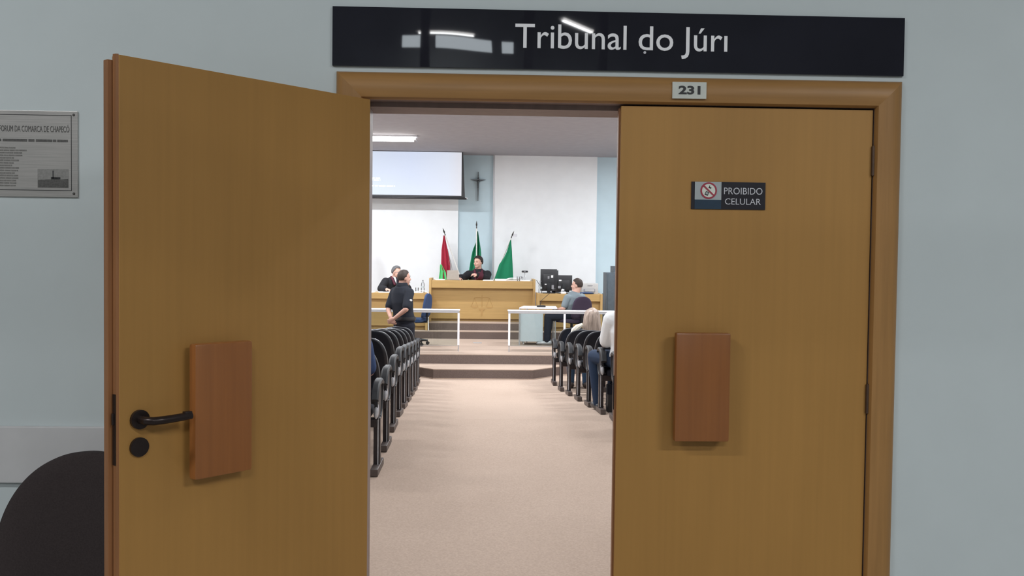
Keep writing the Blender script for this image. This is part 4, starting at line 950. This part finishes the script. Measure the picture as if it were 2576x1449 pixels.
# ---- a seated lower body shared by the others
def seat_legs(J, pel, fwd, zf, knee_f=0.43, spread=0.11, kz=None, shin=0.02):
    pel = V(pel); f = V(fwd).normalized(); lat = f.cross(V((0, 0, 1))).normalized()
    for s, q in (('L', -1), ('R', 1)):
        J['hip'+s] = pel+lat*q*0.09-V((0, 0, 0.02)); k_ = pel+f*knee_f+lat*q*spread; k_.z = kz if kz is not None else zf+0.50
        J['kn'+s] = k_; a = k_+f*shin; a.z = zf+0.085; J['an'+s] = a; J['toe'+s] = f
    J['pelvis'] = pel
    return J

# ---- judge
J = dict(base=(-0.05, 19.65, Z2), fwd=(-0.06, -1, 0), hfwd=(-0.62, -0.78, -0.05), chest=(-0.06, 19.56, 1.10), neck=(-0.07, 19.54, 1.365), head=(-0.075, 19.50, 1.497),
         shR=(-0.265, 19.54, 1.245), elR=(-0.37, 19.36, 1.175), wrR=(-0.435, 19.10, 1.165), shL=(0.125, 19.54, 1.25), elL=(0.10, 19.30, 1.16), wrL=(-0.08, 19.22, 1.235),
         hdR=((-0.15, -1, -0.1), (0, 0, -1), 1, 25), hdL=((-0.9, -0.25, 0.25), (0.1, 0.5, -0.8), 1, 35))
seat_legs(J, (-0.05, 19.66, 0.80), (0, -1, 0), Z2)
t, hf, w = person('dark-haired judge in a black robe with maroon trim seated behind the tall bench', J, 'skin', 'hair_dark', 'short', ('robe', 'robe', 0.026, 1.88), ('trousers', 'trousers', 0.012))
for s in (-1, 1):
    bm = B(); tube(bm, [(-0.07+s*0.07, 19.535, 1.355), (-0.065+s*0.075, 19.455, 1.30), (-0.06+s*0.055, 19.405, 1.20), (-0.06+s*0.05, 19.395, 1.08)], [0.022, 0.028, 0.03, 0.03], 8); obj('robe_facing', bm, 'maroon', t, 'maroon robe trim', smooth='auto')
for a, b in ((J['elL'], J['wrL']), (J['elR'], J['wrR'])):
    a, b = V(a), V(b); bm = B(); tube(bm, [a.lerp(b, 0.55), a.lerp(b, 0.95)], [0.083, 0.086], 14); obj('robe_cuff', bm, 'maroon' if a.x > 0 else 'robe', t, smooth='auto')
jc = thing('judge_chair', (-0.05, 19.9, Z2), 'high-backed black chair hidden behind the seated judge', 'chair')
bm = B(); box(bm, -0.28, 0.18, 19.55, 19.95, Z2+0.34, Z2+0.38, 0.02); obj('seat', bm, 'seat_fabric', jc)
bm = B(); box(bm, -0.22, 0.12, 19.90, 19.97, Z2+0.42, 1.20, 0.03); obj('backrest', bm, 'seat_fabric', jc)
bm = B(); tube(bm, [(-0.05, 19.75, Z2), (-0.05, 19.75, Z2+0.03), (-0.05, 19.75, Z2+0.06), (-0.05, 19.75, Z2+0.35)], [0.24, 0.24, 0.03, 0.03], 14); obj('pedestal', bm, 'black_plastic', jc)

# ---- grey-haired man at the left bench
J = dict(base=(-1.78, 19.05, Z1), fwd=(0.45, -0.9, 0), hfwd=(0.80, -0.58, -0.14), chest=(-1.78, 18.97, 0.93), neck=(-1.755, 18.92, 1.19), head=(-1.705, 18.87, 1.275),
         shR=(-1.925, 18.86, 1.09), elR=(-2.0, 18.68, 0.955), wrR=(-1.88, 18.47, 0.955), shL=(-1.60, 19.0, 1.09), elL=(-1.47, 18.80, 0.96), wrL=(-1.55, 18.55, 0.955),
         hdR=((0.7, -0.5, -0.1), (0, 0, -1), -1, 20), hdL=((-0.5, -0.8, -0.1), (0, 0, -1), 1, 20))
seat_legs(J, (-1.80, 19.08, 0.60), (0.2, -0.95, 0), Z1, 0.40)
t, hf, w = person('grey-haired man with glasses in a black robe at the left bench', J, 'skin', 'hair_grey', 'receding', ('robe', 'robe', 0.026, 1.85), ('trousers', 'trousers', 0.012))
for s in (-1, 1):
    bm = B(); n = 14; rings(bm, [[w((s*0.032+(0.020+q)*math.cos(a), 0.098+(0.002 if q else -0.002), 0.010+(0.014+q)*math.sin(a))) for a in [2*math.pi*k_/n for k_ in range(n)]] for q in (0, 0.0035)], cap=False)
    bm = eval_mesh(bm, [('SOLIDIFY', dict(thickness=0.004))]); gl = obj('glasses', bm, 'label_grey', t)
    bm = B(); tube(bm, [w((s*0.055, 0.096, 0.014)), w((s*0.082, 0.06, 0.014)), w((s*0.084, -0.005, 0.010))], 0.0028, 5); obj('temple', bm, 'label_grey', gl)
f_ = V(J['fwd']).normalized(); l_ = f_.cross(V((0, 0, 1)))
nk = V(J['neck'])
for s in (-1, 1):
    bm = B(); tube(bm, [nk+l_*s*0.075+V((0, 0, 0.0)), nk+f_*0.10+l_*s*0.07-V((0, 0, 0.06)), nk+f_*0.155+l_*s*0.05-V((0, 0, 0.16))], [0.020, 0.024, 0.022], 8); obj('robe_facing', bm, 'maroon', t, 'maroon robe trim', smooth='auto')
bm = B(); capsule(bm, nk+f_*0.045+V((0, 0, 0.0)), nk+f_*0.13-V((0, 0, 0.12)), 0.048, 0.02); obj('shirt_front', bm, 'white_shirt', t, smooth=True)
bm = B(); tube(bm, [nk+f_*0.105-V((0, 0, 0.0)), nk+f_*0.145-V((0, 0, 0.06)), nk+f_*0.165-V((0, 0, 0.16))], [0.016, 0.016, 0.022], 8, 0.5); obj('tie', bm, 'trousers', t, smooth='auto')
pc_ = thing('prosecutor_chair', (-1.8, 19.1, Z1), 'dark chair hidden under the grey-haired man', 'chair')
bm = B(); box(bm, -2.03, -1.57, 18.95, 19.40, Z1+0.31, Z1+0.35, 0.02); obj('seat', bm, 'seat_fabric', pc_)
bm = B(); tube(bm, [(-1.8, 19.18, Z1), (-1.8, 19.18, Z1+0.03), (-1.8, 19.18, Z1+0.06), (-1.8, 19.18, Z1+0.32)], [0.22, 0.22, 0.03, 0.03], 14); obj('pedestal', bm, 'black_plastic', pc_)

# ---- man in blue-grey on the swivel chair
J = dict(base=(1.64, 17.0, ZP), fwd=(-0.64, 0.77, 0), hfwd=(-0.93, 0.36, -0.03), chest=(1.665, 16.98, 0.765), neck=(1.72, 16.98, 0.995), head=(1.742, 17.0, 1.112),
         shL=(1.565, 16.87, 0.885), elL=(1.49, 16.83, 0.70), wrL=(1.395, 17.02, 0.66), shR=(1.845, 17.09, 0.89), elR=(1.76, 17.27, 0.70), wrR=(1.55, 17.36, 0.66),
         hdL=((-0.6, 0.7, -0.2), (0, 0, -1), -1, 30), hdR=((-0.9, 0.1, -0.2), (0, 0, -1), 1, 30))
seat_legs(J, (1.635, 17.0, 0.585), (-0.97, 0.12, 0), ZP, 0.40, 0.10, 0.54, 0.02)
person('young man in a blue-grey T-shirt seated on the dark swivel chair', J, 'skin', 'hair_brown', 'short', ('t_shirt', 'tee', 0.022, 0.72), ('jeans', 'jeans_dark', 0.018), 'alu_grey')

# ---- blonde woman in the right block
zf = floor_z(13.2)
J = dict(base=(1.45, 13.2, zf), fwd=(0, 1, 0), hfwd=(-0.25, 0.95, -0.1), chest=(1.45, 13.16, 0.42), neck=(1.475, 13.17, 0.635), head=(1.505, 13.20, 0.765),
         shL=(1.285, 13.16, 0.545), elL=(1.23, 13.14, 0.33), wrL=(1.27, 13.36, 0.27), shR=(1.63, 13.16, 0.545), elR=(1.68, 13.16, 0.33), wrR=(1.60, 13.36, 0.27),
         hdL=((0.3, 0.9, 0), (0, 0, -1), -1, 25), hdR=((-0.3, 0.9, 0), (0, 0, -1), 1, 25))
seat_legs(J, (1.43, 13.20, 0.27), (0, 1, 0), ZLOW, 0.40, 0.11, 0.22, -0.05)
for k_ in list(J):
    if k_[:2] in ('sh', 'el', 'wr', 'hi') or k_ in ('base', 'pelvis', 'chest', 'neck', 'head'): J[k_] = V(J[k_])+V((0.07, 0, 0))
t, hf, w = person('woman with long blonde hair and a dark top in the right block', J, 'skin', 'hair_blonde', 'fringe', ('jacket', 'polo', 0.018, 1.7), ('jeans', 'jeans_light', 0.016), 'hair_brown', 0.96, sc=0.9)
bm = B(); rs = []
for z, hw_, hd_, oy in ((0.895, 0.04, 0.05, 0.0), (0.875, 0.075, 0.09, 0.0), (0.84, 0.100, 0.115, -0.005), (0.78, 0.115, 0.118, -0.02), (0.70, 0.122, 0.10, -0.045), (0.60, 0.132, 0.075, -0.075), (0.50, 0.125, 0.055, -0.095), (0.42, 0.10, 0.04, -0.10)):
    rs.append([(1.575-0.03*(0.87-z)+hw_*math.cos(a)*(1+0.05*math.sin(5*a)), 13.185+oy+hd_*math.sin(a)*(1+0.06*math.sin(7*a)), z) for a in [2*math.pi*q/28 for q in range(28)]])
rings(bm, rs); obj('long_hair', bm, 'hair_blonde', t, 'long streaked blonde hair', smooth=True)
bm = B(); tube(bm, [(1.285, 13.08, 0.52), (1.31, 13.075, 0.585), (1.36, 13.07, 0.635), (1.43, 13.08, 0.675)], [0.03, 0.045, 0.042, 0.02], 8); obj('cream_collar', bm, 'cream', t, 'cream edge on the shoulder', smooth='auto')

# ---- man in the white shirt, row six of the right block
yr = 13.75-0.81*5; zf = floor_z(yr+0.2)
J = dict(base=(1.46, yr+0.1, zf), fwd=(-0.1, 1, 0), hfwd=(0.2, 0.97, 0), chest=(1.455, yr-0.02, 0.83), neck=(1.475, yr+0.02, 1.075), head=(1.49, yr+0.05, 1.215),
         shL=(1.265, yr, 0.965), elL=(1.235, yr+0.14, 0.735), wrL=(1.26, yr+0.36, 0.69), shR=(1.67, yr, 0.975), elR=(1.74, yr+0.12, 0.74), wrR=(1.70, yr+0.36, 0.69),
         hdL=((0, 0.9, -0.1), (0, 0, -1), -1, 25), hdR=((0, 0.9, -0.1), (0, 0, -1), 1, 25))
seat_legs(J, (1.45, yr+0.10, 0.555), (-0.22, 1, 0), zf-0.02, 0.45, 0.12, 0.52, -0.02)
J['knL'] = V((1.255, yr+0.55, 0.52)); J['anL'] = V((1.30, yr+0.50, zf+0.065))
for k_ in list(J):
    if k_[:2] in ('sh', 'el', 'wr', 'hi') or k_ in ('base', 'pelvis', 'chest', 'neck', 'head'): J[k_] = V(J[k_])+V((0.10, 0, 0))
person('man in a white shirt and jeans seated at the aisle of the right block', J, 'skin2', 'hair_grey', 'short', ('shirt', 'white_shirt', 0.030, 1.35), ('jeans', 'jeans', 0.018))

# ---- person in navy in the nearest left row, only the sleeve shows
yr = 13.6-0.86*8
J = dict(base=(-1.06, yr+0.3, 0), fwd=(0, 1, 0), hfwd=(0.1, 1, 0), chest=(-1.065, yr+0.27, 0.80), neck=(-1.06, yr+0.28, 1.03), head=(-1.06, yr+0.31, 1.17),
         shR=(-0.88, yr+0.27, 0.93), elR=(-0.835, yr+0.30, 0.73), wrR=(-0.86, yr+0.52, 0.70), shL=(-1.25, yr+0.27, 0.93), elL=(-1.30, yr+0.3, 0.73), wrL=(-1.25, yr+0.52, 0.70),
         hdR=((-0.1, 0.9, 0), (0, 0, -1), 1, 25), hdL=((0.1, 0.9, 0), (0, 0, -1), -1, 25))
seat_legs(J, (-1.06, yr+0.30, 0.56), (0, 1, 0), 0, 0.42, 0.10, 0.53)
t, _, _ = person('person in navy seated in the nearest left row, mostly hidden by the door', J, 'skin2', 'hair_dark', 'short', ('shirt', 'navy', 0.022, 0.85), ('jeans', 'jeans', 0.016), vox=0.011)

# ---- black bag on the floor beside the man in white
yb = 9.98; zb = floor_z(yb)
bg = thing('shoulder_bag', (1.44, yb, zb), 'black bag standing under the seat of the man in white', 'bag')
bm = B(); box(bm, 1.365, 1.535, yb-0.06, yb+0.10, zb, zb+0.30, 0.02); obj('bag_body', bm, 'black_plastic', bg, smooth='auto')
bm = B(); box(bm, 1.36, 1.54, yb-0.07, yb+0.02, zb+0.20, zb+0.305, 0.01); obj('flap', bm, 'trousers', bg, smooth='auto')
bm = B(); tube(bm, [(1.40, yb+0.04, zb+0.29), (1.42, yb+0.04, zb+0.335), (1.48, yb+0.04, zb+0.335), (1.50, yb+0.04, zb+0.29)], 0.008, 6); obj('handle', bm, 'trousers', bg, smooth='auto')
